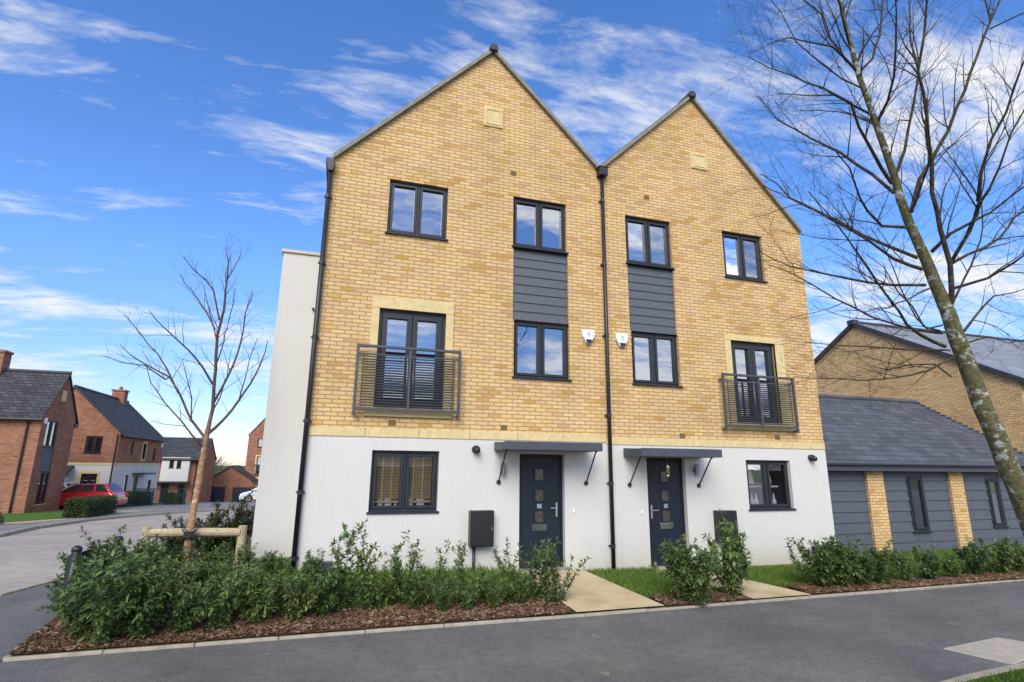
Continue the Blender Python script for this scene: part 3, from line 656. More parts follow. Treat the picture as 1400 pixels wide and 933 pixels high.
rf.slab([(bx+o, by-.1, ze-s*o+.02), (bx+o, by+dB+.1, ze-s*o+.02), (xm, by+dB+.1, za+.02), (xm, by-.1, za+.02)], .1)
rf.slab([(bx-wB-o, by-.1, ze-s*o+.02), (bx-wB-o, by+dB+.1, ze-s*o+.02), (xm, by+dB+.1, za+.02), (xm, by-.1, za+.02)], .1)
r = rf.build('roof', 'tiledark', B)
MB().tube([(xm, by-.12, za+.12), (xm, by+dB+.1, za+.12)], .1, 8).build('ridge_tiles', 'lead', r)
cm = MB().box(xm-.42, xm+.42, by+7.2, by+7.95, za-.5, za+.72).box(xm-.48, xm+.48, by+7.14, by+8.01, za+.72, za+.84).tube([(xm, by+7.6, za+.84), (xm, by+7.6, za+1.1)], .13, 8); cm = cm.build('chimney', 'red', r)
MB().tube([(bx+o+.05, by-.1, ze-s*o+.03), (bx+o+.05, by+dB+.1, ze-s*o+.03)], .06, 8).build('gutter', 'blackmatt', B)
MB().tube([(bx-.12, by-.08, ze-.1), (bx-.12, by-.08, zb)], .045, 8).build('downpipe', 'blackmatt', B)
# low link with sloping canopy at the left of that gable
MB().box(-18.9, -15.5, 30.6, 31.99, -1.2, .95).build('side_porch', 'render', B)
MB().slab([(-19, 30.3, .95), (-15.3, 30.3, .95), (-15.3, 31.99, 1.6), (-19, 31.99, 1.6)], .08).build('porch_roof', 'tiledark', B)

# --- house with the white upper box and brick side at the far end
Cc = thing('brick_house', 'dark roofed house at the street end with a white rendered first floor box', 'house', (-14, 53, -1.75))
cx0, cx1, cy = -17.6, -12.0, 50.35
fr = ((cx0, cy, 0), X_, S_)
ops = [(2.5, 3.15, -1.9, .0), (3.9, 4.5, -1.4, -.1)]
house_shell(Cc, (cx0, cy, 0), X_, S_, cx1-cx0, 0, -2.4, 2.4, 1, 4, ops, gable=False)
MB().frame(*fr).box(2.5, 3.15, -.1, -.05, -1.9, 0.).build('front_door', 'door', Cc)
window(Cc, fr, *ops[1], leaves=1, glass='glass')
frW = ((cx0+2.38, cy-.42, 0), X_, S_)
ops = [(.64, 1.02, 1.43, 2.14), (1.26, 1.64, 1.41, 2.12)]
mb = MB().frame(*frW); wall_face(mb, [0, 2.33], 2.42, .25, ops); mb.frame(); mb.box(cx0+2.38, cx0+2.5, cy-.41, cy, .25, 2.42).box(cx0+4.6, cx0+4.71, cy-.41, cy, .25, 2.42).box(cx0+2.38, cx0+4.71, cy-.41, cy, .2, .25); mb.build('white_box_front', 'render', Cc)
for q in ops: window(Cc, frW, *q, leaves=1, rec=.05, glass='glass')
MB().box(cx0+1.9, cx0+4.9, cy-.75, cy-.001, .1, .198).build('porch_canopy', 'canopy', Cc)
mb = MB(); dC = 6.4; zr = 4.3
mb.poly([(cx1, cy, -2.4), (cx1, cy+dC, -2.4), (cx1, cy+dC, 2.4), (cx1, cy+dC/2, zr), (cx1, cy, 2.4)]); mb.quad((cx0, cy+dC, -2.4), (cx1, cy+dC, -2.4), (cx1, cy+dC, 2.4), (cx0, cy+dC, 2.4)); mb.poly([(cx0, cy, -2.4), (cx0, cy+dC, -2.4), (cx0, cy+dC, 2.4), (cx0, cy+dC/2, zr), (cx0, cy, 2.4)]); mb.build('side_wall', 'red', Cc)
rf = MB(); rf.slab([(cx0-.1, cy-.5, 2.2), (cx1+.08, cy-.5, 2.2), (cx1+.08, cy+dC/2, zr+.03), (cx0-.1, cy+dC/2, zr+.03)], .1); rf.slab([(cx0-.1, cy+dC+.3, 2.2), (cx1+.08, cy+dC+.3, 2.2), (cx1+.08, cy+dC/2, zr+.03), (cx0-.1, cy+dC/2, zr+.03)], .1)
r = rf.build('roof', 'tiledark', Cc)
MB().tube([(cx0, cy-.5, 2.2), (cx1+.1, cy-.5, 2.2)], .06, 6).build('gutter', 'blackmatt', Cc)
MB().tube([(cx1-.35, cy-.06, 2.2), (cx1-.35, cy-.06, -2.3)], .05, 6).build('downpipe', 'blackmatt', Cc)

# --- double garage at the end of the street
D = thing('garage_building', 'small brick double garage with two dark doors at the end of the street', 'garage', (-10.6, 60, -2.25))
w = 5.6; o_ = (-13.35, 58, 0); ops = [(.62, 2.48, -2.4, -.6), (3.2, 5.05, -2.4, -.66)]
frD = house_shell(D, o_, X_, S_, w, 0, -2.6, -.32, w/2, 1.55, ops)
for q in ops:
    mb = MB().frame(*frD)
    for k in range(6): z = q[2]+k*(q[3]-q[2])/6; mb.box(q[0]+.02, q[1]-.02, -.11, -.06, z+.012, z+(q[3]-q[2])/6-.006)
    mb.box(q[0], q[1], -.12, -.11, q[2], q[3]); mb.build('garage_door', 'garage_door', D)
mb = MB(); 
for x in (-13.35, -7.75): mb.quad((x, 58, -2.6), (x, 63.5, -2.6), (x, 63.5, -.32), (x, 58, -.32))
mb.poly([(-13.35, 63.5, -2.6), (-7.75, 63.5, -2.6), (-7.75, 63.5, -.32), (-10.55, 63.5, 1.55), (-13.35, 63.5, -.32)]); mb.build('side_wall', 'red', D)
rf = MB()
for x in (-13.6, -7.5): rf.slab([(x, 57.85, -.47), (x, 63.6, -.47), (-10.55, 63.6, 1.58), (-10.55, 57.85, 1.58)], .12)
rf.build('roof', 'tiledark', D)

# --- three storey brick house at the far right of the street
E = thing('townhouse', 'far three storey red brick townhouse with white base peeping past the white side wing', 'house', (-6.9, 66, -2.4))
ez, ea = 5.14, 9.2; ew = 6.2; eo = (-9.72, 62, 0)
ops = [(1.05, 2.2, 3.8, 4.85), (1.15, 2.5, .75, 2.75), (.75, 1.9, -1.75, -.05)]
frE = house_shell(E, eo, X_, S_, ew, 0, -2.9, ez, ew/2, ea, ops, band=.2)
for q in ops: window(E, frE, *q, glass='glass')
a, b, c0, c1 = ops[1]; MB().frame(*frE).box(a-.16, a, -.05, .03, c0-.1, c1+.16).box(b, b+.16, -.05, .03, c0-.1, c1+.16).box(a, b, -.05, .03, c1, c1+.16).build('stone_surround', 'stone', E)
mb = MB().frame(*frE); mb.box(a-.25, b+.25, .1, .15, c0+1.0, c0+1.06).box(a-.25, b+.25, .1, .15, c0-.08, c0-.02)
for k in range(13): u = a-.22+k*(b-a+.44)/12; mb.box(u-.012, u+.012, .11, .14, c0-.02, c0+1.0)
mb.build('balcony_railing', 'rail', E)
MB().frame(*frE).box(0, ew, 0, .03, .201, .34).build('stone_band', 'stone', E)
mb = MB()
for x in (eo[0], eo[0]+ew): mb.quad((x, 62, -2.9), (x, 70, -2.9), (x, 70, ez), (x, 62, ez))
mb.poly([(eo[0], 70, -2.9), (eo[0]+ew, 70, -2.9), (eo[0]+ew, 70, ez), (eo[0]+ew/2, 70, ea), (eo[0], 70, ez)]); mb.build('side_wall', 'red', E)
rf = MB()
for x in (eo[0]-.06, eo[0]+ew+.06): rf.slab([(x, 61.92, ez), (x, 70.1, ez), (eo[0]+ew/2, 70.1, ea+.03), (eo[0]+ew/2, 61.92, ea+.03)], .1)
rf.build('roof', 'tiledark', E)

# --- low outbuilding with grey boards and brick piers at the right
Fg = thing('garage_building', 'low outbuilding clad in grey boards between buff brick piers under a grey slate roof', 'outbuilding', (15.5, 2.5, -.2))
fx0, fx1, fy, fe = 11.16, 19.7, 1.0, 1.89
ops = [(14.85, 15.42, .36, 1.74), (17.83, 18.36, .42, 1.7)]
frF = ((0, fy, 0), X_, S_)
mb = MB().frame(*frF); nb = 9; hb = 2.3/nb; gap = [(13.43, 13.98), (16.36, 16.86)]
segs = [(fx0, 13.43), (13.98, 16.36), (16.86, fx1)]
for (a, b) in segs:
    cuts = [q for q in ops if a < q[0] < b]
    for k in range(nb):
        z0_, z1_ = -.41+k*hb, -.41+(k+1)*hb
        runs = [(a, b)]
        for q in cuts:
            if z1_ > q[2]-.03 and z0_ < q[3]:
                runs = [(a, q[0]), (q[1], b)]
                if z0_ < q[2]-.02: mb.box(q[0], q[1], -.05, -.012, z0_+.006, q[2]-.034)
                if z1_ > q[3]: mb.box(q[0], q[1], -.05, -.02, q[3]+.002, z1_+.01)
        for (p, q2) in runs:
            mb.add([(p, .0, z0_+.006), (q2, .0, z0_+.006), (q2, -.025, z1_+.012), (p, -.025, z1_+.012), (p, -.05, z0_+.006), (q2, -.05, z0_+.006), (q2, -.06, z1_+.012), (p, -.06, z1_+.012)],
                   [(0, 1, 2, 3), (4, 7, 6, 5), (0, 4, 5, 1), (1, 5, 6, 2), (2, 6, 7, 3), (3, 7, 4, 0)])
mb.build('board_wall', 'cladblue', Fg)
for (a, b) in gap: MB().frame(*frF).box(a, b, -.2, .06, -.4, fe).build('brick_pier', 'buff', Fg, bevel=.004)
for q in ops: window(Fg, frF, *q, leaves=1, rec=.0, glass='glass')
mb = MB().frame(*frF); mb.box(fx0, fx1, -.09, -.061, -.4, fe+.1)
bk = mb.build('inner_lining', 'door', Fg) if False else None
MB().quad((fx1, fy+.03, -.4), (fx1, 7.0, -.4), (fx1, 7.0, fe), (fx1, fy+.03, fe)).poly([(fx1, fy+.03, fe), (fx1, 7., fe), (fx1, 4., 4.0)]).quad((fx0, 7, -.4), (fx1, 7, -.4), (fx1, 7, fe), (fx0, 7, fe)).build('rear_wall', 'buffq', Fg)
MB().box(fx0, fx1+.06, fy-.3, fy-.255, fe-.01, fe+.165).box(fx0, fx1, fy-.255, fy-.02, fe-.005, fe+.02).build('fascia', 'canopy', Fg)
MB().tube([(fx0, fy-.36, fe+.17), (fx1+.06, fy-.36, fe+.17)], .055, 8).build('gutter', 'canopy', Fg)
rf = MB(); rf.slab([(fx0, fy-.34, fe+.17), (fx1+.08, fy-.34, fe+.17), (fx1+.08, 4.0, 4.16), (fx0, 4.0, 4.16)], .06); rf.slab([(fx0, 7.34, fe+.17), (fx1+.08, 7.34, fe+.17), (fx1+.08, 4.0, 4.16), (fx0, 4.0, 4.16)], .06)
r = rf.build('roof', 'slate', Fg)
vt = MB(); n = 22
for k in range(n):
    t0, t1 = k/n, (k+1)/n; ya, yb = fy-.36+(4.-fy+.36)*t0, fy-.36+(4.-fy+.36)*t1; z = fe+.16+(4.17-fe-.16)*t1
    vt.box(fx1+.03, fx1+.12, ya, yb+.04, z-.12, z+.045)
vt.build('verge_tiles', 'slate', r)
MB().tube([(fx0, 4.0, 4.24), (fx1+.1, 4.0, 4.24)], .09, 8).build('ridge_tiles', 'slate', r)

# --- large buff brick house behind it
G = thing('brick_house', 'big buff brick house behind the outbuilding, pale slate roof and broad plain gable', 'house', (28, 7.8, -.2))
gx0, gx1, gy0, gy1, gz, ga = 22., 38., 2.07, 13.5, 4.87, 8.17; gm = (gy0+gy1)/2
house_shell(G, (gx0, gy1, 0), (0, -1, 0), W_, gy1-gy0, 0, -.5, gz, (gy1-gy0)/2, ga, [], wallm='buffq')
house_shell(G, (gx0, gy0, 0), X_, S_, gx1-gx0, 0, -.5, gz, 1, ga, [(1.1, 2.2, 3.0, 4.3), (4, 5.2, 3, 4.3)], gable=False, wallm='buffq')
for q in ((1.1, 2.2, 3.0, 4.3), (4, 5.2, 3, 4.3)): window(G, ((gx0, gy0, 0), X_, S_), *q, glass='glass')
mb = MB(); mb.quad((gx0, gy1, -.5), (gx1, gy1, -.5), (gx1, gy1, gz), (gx0, gy1, gz)); mb.poly([(gx1, gy0, -.5), (gx1, gy1, -.5), (gx1, gy1, gz), (gx1, gm, ga), (gx1, gy0, gz)]); mb.build('rear_wall', 'buffq', G)
rf = MB(); s = (ga-gz)/(gm-gy0); o = .25
for ye in (gy0-o, gy1+o): rf.slab([(gx0-.08, ye, gz-s*o+.02), (gx1, ye, gz-s*o+.02), (gx1, gm, ga+.02), (gx0-.08, gm, ga+.02)], .1)
r = rf.build('roof', 'slatepale', G)
v = MB()
for ye in (gy0-o, gy1+o):
    zz = gz-s*o
    v.prism_x([(ye, zz-.04), (ye, zz+.14), (gm, ga+.14), (gm, ga-.04)], gx0-.12, gx0-.001)
v.build('verge', 'lead', r)
MB().box(gx0-.2, gx0+.1, gm-.16, gm+.16, ga+.02, ga+.22).tube([(gx0, gm, ga+.12), (gx1, gm, ga+.12)], .1, 8).build('ridge_tiles', 'lead', r)
MB().tube([(gx0-.1, gy0-o-.05, gz-s*o+.05), (gx1, gy0-o-.05, gz-s*o+.05)], .075, 8).build('gutter', 'blackmatt', G)
MB().tube([(gx0+.45, gy0-o-.05, gz-s*o), (gx0+.5, gy0-.09, gz-.6), (gx0+.5, gy0-.09, -.4)], .06, 8).build('downpipe', 'blackmatt', G)

# ================================================================== ground
def sheet(name, mat, pts, dz, zf=None, step=None):
    bm = bmesh.new(); f = bm.faces.new([bm.verts.new((x, y, 0)) for x, y in pts])
    bmesh.ops.triangulate(bm, faces=[f])
    ys = [a for a, _ in ZT]
    for y in ys:
        bmesh.ops.bisect_plane(bm, geom=bm.verts[:]+bm.edges[:]+bm.faces[:], plane_co=(0, y, 0), plane_no=(0, 1, 0))
    for v in bm.verts: v.co.z = (zf(v.co.x, v.co.y) if zf else zt(v.co.y)) + dz
    bmesh.ops.recalc_face_normals(bm, faces=bm.faces)
    for f in bm.faces:
        if f.normal.z < 0: f.normal_flip()
    me = bpy.data.meshes.new(name); bm.to_mesh(me); bm.free(); me.materials.append(MT[mat])
    o = bpy.data.objects.new(name, me); COL.objects.link(o); o['kind'] = 'structure'; return o
sheet('ground', 'fargrass', [(-900, -900), (900, -900), (900, 1500), (-900, 1500)], -.3)
sheet('far_footpath', 'asphalt2', [(-60, -2.2), (-2.72, -2.2), (-2.72, 4.6), (-.8, 4.6), (-.8, 9.5), (40, 9.5), (40, 80), (-60, 80)], 0.)
sheet('pavement', 'asphalt', [(-60, -60), (60, -60), (60, -2.29), (-2.72, -2.29), (-2.72, 1.5), (-4.1, 2.35), (-4.4, 1.2), (-5.6, -.4), (-9, -2), (-60, -3)], .004)
near = [(-60, -3), (-9, -2), (-5.6, -.4), (-4.4, 1.2), (-4.1, 2.35), (-3.7, 6), (-3.35, 12), (-2.8, 16), (-1.2, 19), (2, 21), (8, 22)]
far = [(8, 27), (0, 26), (-3.5, 24.6), (-5.5, 22.6), (-6.9, 20.6), (-8.0, 18.4), (-8.65, 16.4), (-8.95, 13), (-8.65, 10.3), (-9.6, 8.6), (-14, 7.2), (-60, 6.6)]
sheet('road', 'roadflat', near+far, .008)
def kerb(name, line, w, h, dz=0., zf=None, seg=.92, mat='concrete'):
    """kerb stones laid along a line"""
    mb = MB(); pts = [Vector((x, y)) for x, y in line]
    for a, b in zip(pts, pts[1:]):
        n = max(1, int(round((b-a).length/seg)))
        if n > 60: n = 60
        t = (b-a).normalized(); nn = Vector((-t.y, t.x))*w/2
        for k in range(n):
            p = a+(b-a)*(k/n)+t*.004; q = a+(b-a)*((k+1)/n)-t*.004
            zp, zq = ((zf(p.x, p.y), zf(q.x, q.y)) if zf else (zt(p.y), zt(q.y))); zp += dz; zq += dz
            j = random.uniform(-.004, .004)
            vs = [(*(p-nn), zp-.2), (*(q-nn), zq-.2), (*(q+nn), zq-.2), (*(p+nn), zp-.2), (*(p-nn), zp+h+j), (*(q-nn), zq+h+j), (*(q+nn), zq+h+j), (*(p+nn), zp+h+j)]
            mb.add(vs, [(0, 3, 2, 1), (4, 5, 6, 7), (0, 1, 5, 4), (1, 2, 6, 5), (2, 3, 7, 6), (3, 0, 4, 7)])
    return mb.build(name, mat, kind='structure', bevel=.006)
kerb('road_kerb', near[2:], .13, .03, .0)
kerb('road_kerb', far[1:11], .13, .11, .0)
edge = [(-2.69, -2.28), (0, -2.27), (4, -2.29), (8, -2.26), (13, -2.22), (22, -2.2)]
kerb('bed_edging', edge, .055, .035)
kerb('bed_edging', [(-2.69, -2.25), (-2.62, -1.7), (-2.68, -.7), (-2.74, 2.), (-2.74, 4.6)], .055, .035)
kerb('verge_kerb', [(5.9, -5.62), (6.7, -5.5), (7.7, -5.42), (9.2, -5.36), (16, -5.3)], .1, .03)
sheet('sandy_drive', 'sandpath', [(-14.5, 14.9), (-10.9, 15.2), (-9.95, 18.0), (-10.4, 18.4), (-11.35, 16.9), (-14.5, 16.8)], .006)
sheet('far_lawn', 'lawnfar', [(-30, 16.9), (-11.4, 16.95), (-10.45, 18.5), (-10.7, 24.5), (-13.66, 25), (-13.66, 23.09), (-30, 23.09)], .012)
sheet('far_drive', 'sandpath', [(-9.9, 22.6), (-9.2, 22.3), (-8.8, 24.2), (-9.8, 24.6)], .006)
# planted ground rising a little to the houses
def grid(name, mat, x0, x1, y0, y1, dz, nx, ny, zf=zl, rough=0.):
    mb = MB(); vs = []
    for j in range(ny+1):
        for i in range(nx+1):
            x = x0+(x1-x0)*i/nx; y = y0+(y1-y0)*j/ny
            vs.append((x, y, zf(x, y)+dz+(random.uniform(-rough, rough) if 0 < i < nx and 0 < j < ny else 0)))
    mb.add(vs, [(j*(nx+1)+i, j*(nx+1)+i+1, (j+1)*(nx+1)+i+1, (j+1)*(nx+1)+i) for j in range(ny) for i in range(nx)])
    return mb.build(name, mat, kind='structure', smooth=True)
grid('lawn', 'soil', -2.7, 22, -2.27, 1.6, -.02, 120, 20)
grid('lawn', 'soil', -2.7, -.8, 1.6, 4.6, -.02, 10, 10)
grid('planting_bed', 'mulchbase', -2.67, 3.86, -2.245, -1.5, .006, 60, 10, rough=.012)
grid('planting_bed', 'mulchbase', -2.67, -1.3, -1.5, 3.0, .006, 20, 30, rough=.012)
grid('planting_bed', 'mulchbase', 5.36, 6.92, -2.245, -1.75, .006, 24, 8, rough=.012)
grid('planting_bed', 'mulchbase', 8.16, 21.9, -2.215, -1.62, .006, 90, 8, rough=.012)
def pathz(x, y): return zl(x, y)+.03 if y > -2.2 else -.105
def path(name, pl, pr_):
    mb = MB(); n = 12; vs = []
    for k in range(n+1):
        t = k/n; a = pl(t); b = pr_(t)
        for j in range(7):
            x = a[0]+(b[0]-a[0])*j/6; y = a[1]+(b[1]-a[1])*j/6; vs.append((x, y, zl(x, max(-2.3, y))+.016))
    mb.add(vs, [(i*7+j, i*7+j+1, (i+1)*7+j+1, (i+1)*7+j) for i in range(n) for j in range(6)])
    return mb.build(name, 'path', kind='structure')
lerp = lambda a, b, t: a+(b-a)*t
path('garden_path', lambda t: (lerp(3.9, 3.75, t), lerp(-2.25, -.02, t)), lambda t: (lerp(5.33, 5.02, t), lerp(-2.25, -.02, t)))
path('garden_path', lambda t: (lerp(6.95, 6.42, t), lerp(-2.24, -.02, t)), lambda t: (lerp(8.12, 7.45, t), lerp(-2.24, -.02, t)))
sl = MB().add([(7.5, -4.72, -.16), (8.62, -4.6, -.16), (8.9, -5.05, -.16), (7.68, -5.33, -.16), (7.5, -4.72, -.138), (8.62, -4.6, -.138), (8.9, -5.05, -.138), (7.68, -5.33, -.138)], [(3, 2, 1, 0), (4, 5, 6, 7), (0, 1, 5, 4), (1, 2, 6, 5), (2, 3, 7, 6), (3, 0, 4, 7)])
sl.build('paving_slab', 'conpale', kind='structure', bevel=.008)
mb = MB(); mb.poly([(5.9, -5.68, -.125), (6.7, -5.55, -.125), (7.7, -5.47, -.125), (9.2, -5.41, -.125), (16, -5.35, -.125), (16, -12, -.125), (5.0, -12, -.125)]); mb.build('grass_verge', 'soil', kind='structure')

# bark chips, grass
def chips(boxes, n):
    mb = MB(); A = [(b[1]-b[0])*(b[3]-b[2]) for b in boxes]; T = sum(A)
    for b, a in zip(boxes, A):
        for _ in range(int(n*a/T)):
            x, y = random.uniform(b[0], b[1]), random.uniform(b[2], b[3]); z = zl(x, y)+random.uniform(.01, .03)
            l, w = random.uniform(.01, .036), random.uniform(.005, .013); an = random.uniform(0, 6.28); ti, tj = random.uniform(-.5, .5), random.uniform(-.5, .5)
            c, s = math.cos(an), math.sin(an); q = []
            for zz in (0, .006):
                for (p, r) in ((-l, -w), (l, -w*.7), (l*.9, w), (-l*.8, w*.8)): q.append((x+p*c-r*s, y+p*s+r*c, z+p*ti*.6+r*tj+zz))
            mb.add(q, [(4, 5, 6, 7), (0, 1, 5, 4), (1, 2, 6, 5), (2, 3, 7, 6), (3, 0, 4, 7)])
    return mb
o = chips([(-2.66, 3.84, -2.24, -1.52), (5.38, 6.9, -2.24, -1.76), (8.18, 14, -2.21, -1.64)], 19000).fast('bark_chips', 'chip'); o['kind'] = 'stuff'
o['label'] = 'reddish brown bark chips strewn over the planting beds'
def blades(boxes, n, h0, h1, zf=zl, keep=None):
    mb = MB(); A = [(b[1]-b[0])*(b[3]-b[2]) for b in boxes]; T = sum(A)
    for b, a in zip(boxes, A):
        for _ in range(int(n*a/T)):
            x, y = random.uniform(b[0], b[1]), random.uniform(b[2], b[3])
            if keep and not keep(x, y): continue
            z = zf(x, y)-.015; h = random.uniform(h0, h1); an = random.uniform(0, 6.28); w = random.uniform(.003, .006); le = random.uniform(.1, .7)*h
            c, s = math.cos(an), math.sin(an); dx, dy = math.cos(an+1.3)*le, math.sin(an+1.3)*le
            mb.add([(x-w*c, y-w*s, z), (x+w*c, y+w*s, z), (x+dx*.4+w*.8*c, y+dy*.4+w*.8*s, z+h*.65), (x+dx, y+dy, z+h)], [(0, 1, 2), (0, 2, 3)])
    return mb
def keep(x, y):
    e = .06*math.sin(x*5)+.04*math.sin(x*13+1)
    if 3.8 < x < 5.35 - .14*(y+2.25): return False
    if lerp(6.95, 6.42, (y+2.25)/2.25) < x < lerp(8.13, 7.45, (y+2.25)/2.25): return False
    if x < 3.9 or x > 8: return y > -1.6+e
    return y > -1.8+e
o = blades([(-1.3, 3.8, -1.65, -.02), (-1.3, -.05, -.02, 1.45), (5.0, 7.2, -1.9, -.03), (7.3, 11.1, -1.75, -.06)], 42000, .04, .085, keep=keep).fast('grass', 'grass'); o['kind'] = 'stuff'
o = blades([(-1.2, 3.7, -1.6, -.1)], 8000, .08, .2, keep=keep).fast('grass', 'grass'); o['kind'] = 'stuff'
o = blades([(11.1, 19.5, -1.75, .95)], 20000, .04, .11, keep=keep).fast('grass', 'grass'); o['kind'] = 'stuff'
o = blades([(6.0, 9.5, -6.6, -5.44)], 15000, .03, .07, zf=lambda x, y: -.12, keep=lambda x, y: y < -5.47+(x-7.7)*.05 if x > 7.7 else y < -5.5+(x-7.7)*.1).fast('grass', 'grass'); o['kind'] = 'stuff'

# ================================================================== shrubs
def leaf(mb, p, d, up, l, w):
    d = d.normalized(); s = d.cross(up); s = s.normalized() if s.length > 1e-4 else d.orthogonal().normalized(); n = s.cross(d)
    q = lambda a, b, c: tuple(p+d*(a*l)+s*(b*w)+n*(c*l))
    mb.add([q(0, 0, 0), q(.28, -.42, .05), q(.28, .42, .05), q(.65, -.38, .02), q(.65, .38, .02), q(1., 0, -.1), q(.3, 0, -.0), q(.65, 0, -.035)],
           [(0, 1, 6), (0, 6, 2), (1, 3, 7, 6), (6, 7, 4, 2), (3, 5, 7), (7, 5, 4)])
def rv(a=1.): return Vector((random.uniform(-a, a), random.uniform(-a, a), random.uniform(-a, a)))
def shrub_mesh(h, spread, stems, ll, step, start=.12, fork=2, wide=.3):
    lf = MB(); st = MB()
    for k in range(stems):
        an = 6.283*k/stems+random.uniform(-.5, .5); lean = spread*random.uniform(.15, 1.)
        p = Vector((math.cos(an)*.05, math.sin(an)*.05, -.06)); H = h*random.uniform(.62, 1.)
        d = Vector((math.cos(an)*lean, math.sin(an)*lean, 1.)).normalized()
        def grow(p, d, ln, r, f, first):
            n = max(4, int(ln/.07)); path = [p.copy()]
            for i in range(n):
                d = (d+rv(.16)+Vector((0, 0, .05))).normalized(); p = p+d*(ln/n); path.append(p.copy())
                t = i/n
                if first and t < start: continue
                if f and random.random() < .3 and .15 < t < .85:
                    grow(p, (d*.7+rv(.75)+Vector((0, 0, .25))).normalized(), ln*random.uniform(.22, .42), r*.6, f-1, False)
                m = max(1, int(round((ln/n)/step)))
                for _ in range(m):
                    a2 = random.uniform(0, 6.283); o = d.orthogonal().normalized(); o = (Matrix.Rotation(a2, 3, d) @ o)
                    ld = (o*random.uniform(.6, 1.)+d*random.uniform(.1, .8)+Vector((0, 0, random.uniform(-.65, .15)))).normalized()
                    L_ = ll*random.uniform(.6, 1.15)*(1. if t < .8 else .8)
                    leaf(lf, p-d*random.uniform(0, ln/n), ld, Vector((0, 0, 1))+rv(.35), L_, L_*wide*random.uniform(.9, 1.3))
            for _ in range(4): leaf(lf, p, (d+rv(.6)).normalized(), Vector((0, 0, 1))+rv(.4), ll*random.uniform(.5, .8), ll*.2)
            st.tube(path, [r*(1-.75*i/n) for i in range(n+1)], 5, cap=False)
        grow(p, d, H, .008, fork, True)
    return lf, st
PROTO = {}
def make_shrub(key, h, spread, stems, ll, step, mat='leaf', **kw):
    lf, st = shrub_mesh(h, spread, stems, ll, step, **kw)
    t = thing('shrub', '', 'shrub', (0, 0, 0)); lf.fast('foliage', mat, t); st.fast('stems', 'stem', t)
    PROTO[key] = [t, False]
for k in range(4): make_shrub('dense%d' % k, 1., .48, 13, .112, .0135, fork=2, start=.04, wide=.38)
for k in range(4): make_shrub('tall%d' % k, 1., .27, 6, .105, .0165, fork=1, start=.06, wide=.38)
for k in range(3): make_shrub('bushy%d' % k, 1., .42, 11, .11, .0115, fork=2, start=.05, wide=.42)
for k in range(2): make_shrub('dark%d' % k, 1., .5, 20, .085, .008, mat='leafdark', fork=2, start=.03)
def put(key, x, y, h, label, group, wide=1., rot=None):
    src, used = PROTO[key]
    if not used: r = src; PROTO[key][1] = True
    else:
        r = src.copy(); COL.objects.link(r)
        for ch in src.children:
            c = ch.copy(); COL.objects.link(c); c.parent = r
    r.location = (x, y, zl(x, y)); r.scale = (h*wide, h*wide, h); r.rotation_euler = (0, 0, random.uniform(0, 6.28) if rot is None else rot)
    r['label'] = label
    if group: r['group'] = group
    return r
SHRUBS={'dense': [(-2.27, -1.88, 0.8), (-1.89, -2.04, 0.97), (-1.5, -2.04, 0.82), (-1.1, -1.97, 0.59), (-0.71, -1.96, 0.66), (-0.31, -1.87, 0.66), (0.12, -1.85, 0.57), (0.47, -1.73, 0.63), (-2.52, -0.69, 0.84), (-2.1, -0.4, 0.83), (-1.79, -0.03, 0.73), (-1.25, -0.08, 0.63), (-0.75, -0.02, 0.51), (-0.31, -0.23, 0.49), (0.23, -0.58, 0.48), (-2.75, -1.13, 0.61)], 'dark': [(-1.6, 1.84, 0.86), (-1.21, 1.9, 0.95), (-2.1, 1.74, 0.79)], 'spindly': [(0.75, -1.54, 0.92), (1.24, -1.55, 0.81), (1.52, -1.46, 0.81), (1.9, -1.57, 0.67), (2.29, -1.59, 0.71), (2.64, -1.59, 0.54), (3.05, -1.61, 0.73), (3.6, -1.48, 0.85), (3.68, -1.78, 0.71), (3.86, -1.7, 0.66), (3.23, -1.75, 0.51), (1.03, -1.66, 0.54), (1.67, -1.75, 0.51), (2.05, -1.86, 0.43), (2.41, -1.87, 0.42), (2.78, -1.89, 0.46)], 'mid': [(5.77, -2.15, 0.85), (5.92, -2.29, 0.78), (6.75, -2.01, 1.17)], 'right': [(8.76, -1.85, 0.67), (9.15, -1.9, 0.69), (9.6, -1.89, 0.56), (10.09, -1.88, 0.59), (10.72, -1.84, 0.45), (11.37, -1.8, 0.49), (11.97, -1.81, 0.4), (12.78, -1.72, 0.57), (13.44, -1.73, 0.58), (14.09, -1.73, 0.53)]}
Dn = SHRUBS['dense']; Dn[0] = (Dn[0][0]+.12, Dn[0][1], Dn[0][2]); Dn[15] = (-2.6, -1.25, .58)
g = 'dense evergreen shrubs round the young tree'
names = ['leafy evergreen shrub at the front left corner of the mulch bed beside the black sign', 'broad evergreen shrub in front of the black sign board', 'evergreen shrub in front of the left post of the timber tree frame',
         'evergreen shrub at the front of the bed just left of the copper trunk', 'evergreen shrub at the front of the bed just right of the copper trunk', 'evergreen shrub before the right post of the timber tree frame',
         'evergreen shrub in front of the left black downpipe', 'evergreen shrub in front of the low grey box on the wall', 'evergreen shrub growing right against the black sign board', 'evergreen shrub between the black sign and the left timber post',
         'evergreen shrub hiding the foot of the left timber post', 'evergreen shrub under the crossbar left of the copper trunk', 'evergreen shrub under the crossbar right of the copper trunk', 'evergreen shrub hiding the foot of the right timber post',
         'evergreen shrub behind the front row below the left house corner', 'leafy shrub hanging out over the side footpath left of the black sign']
for k, (x, y, h) in enumerate(Dn): put('dense%d' % (k % 4), x, y, h*[.98, .95, .98, .98, .98, 1., 1., 1., 1.0, .8, .62, .85, .85, .8, 1., .62][k], names[k], g, 1.05 if k in (0, 8, 15) else 1.2)
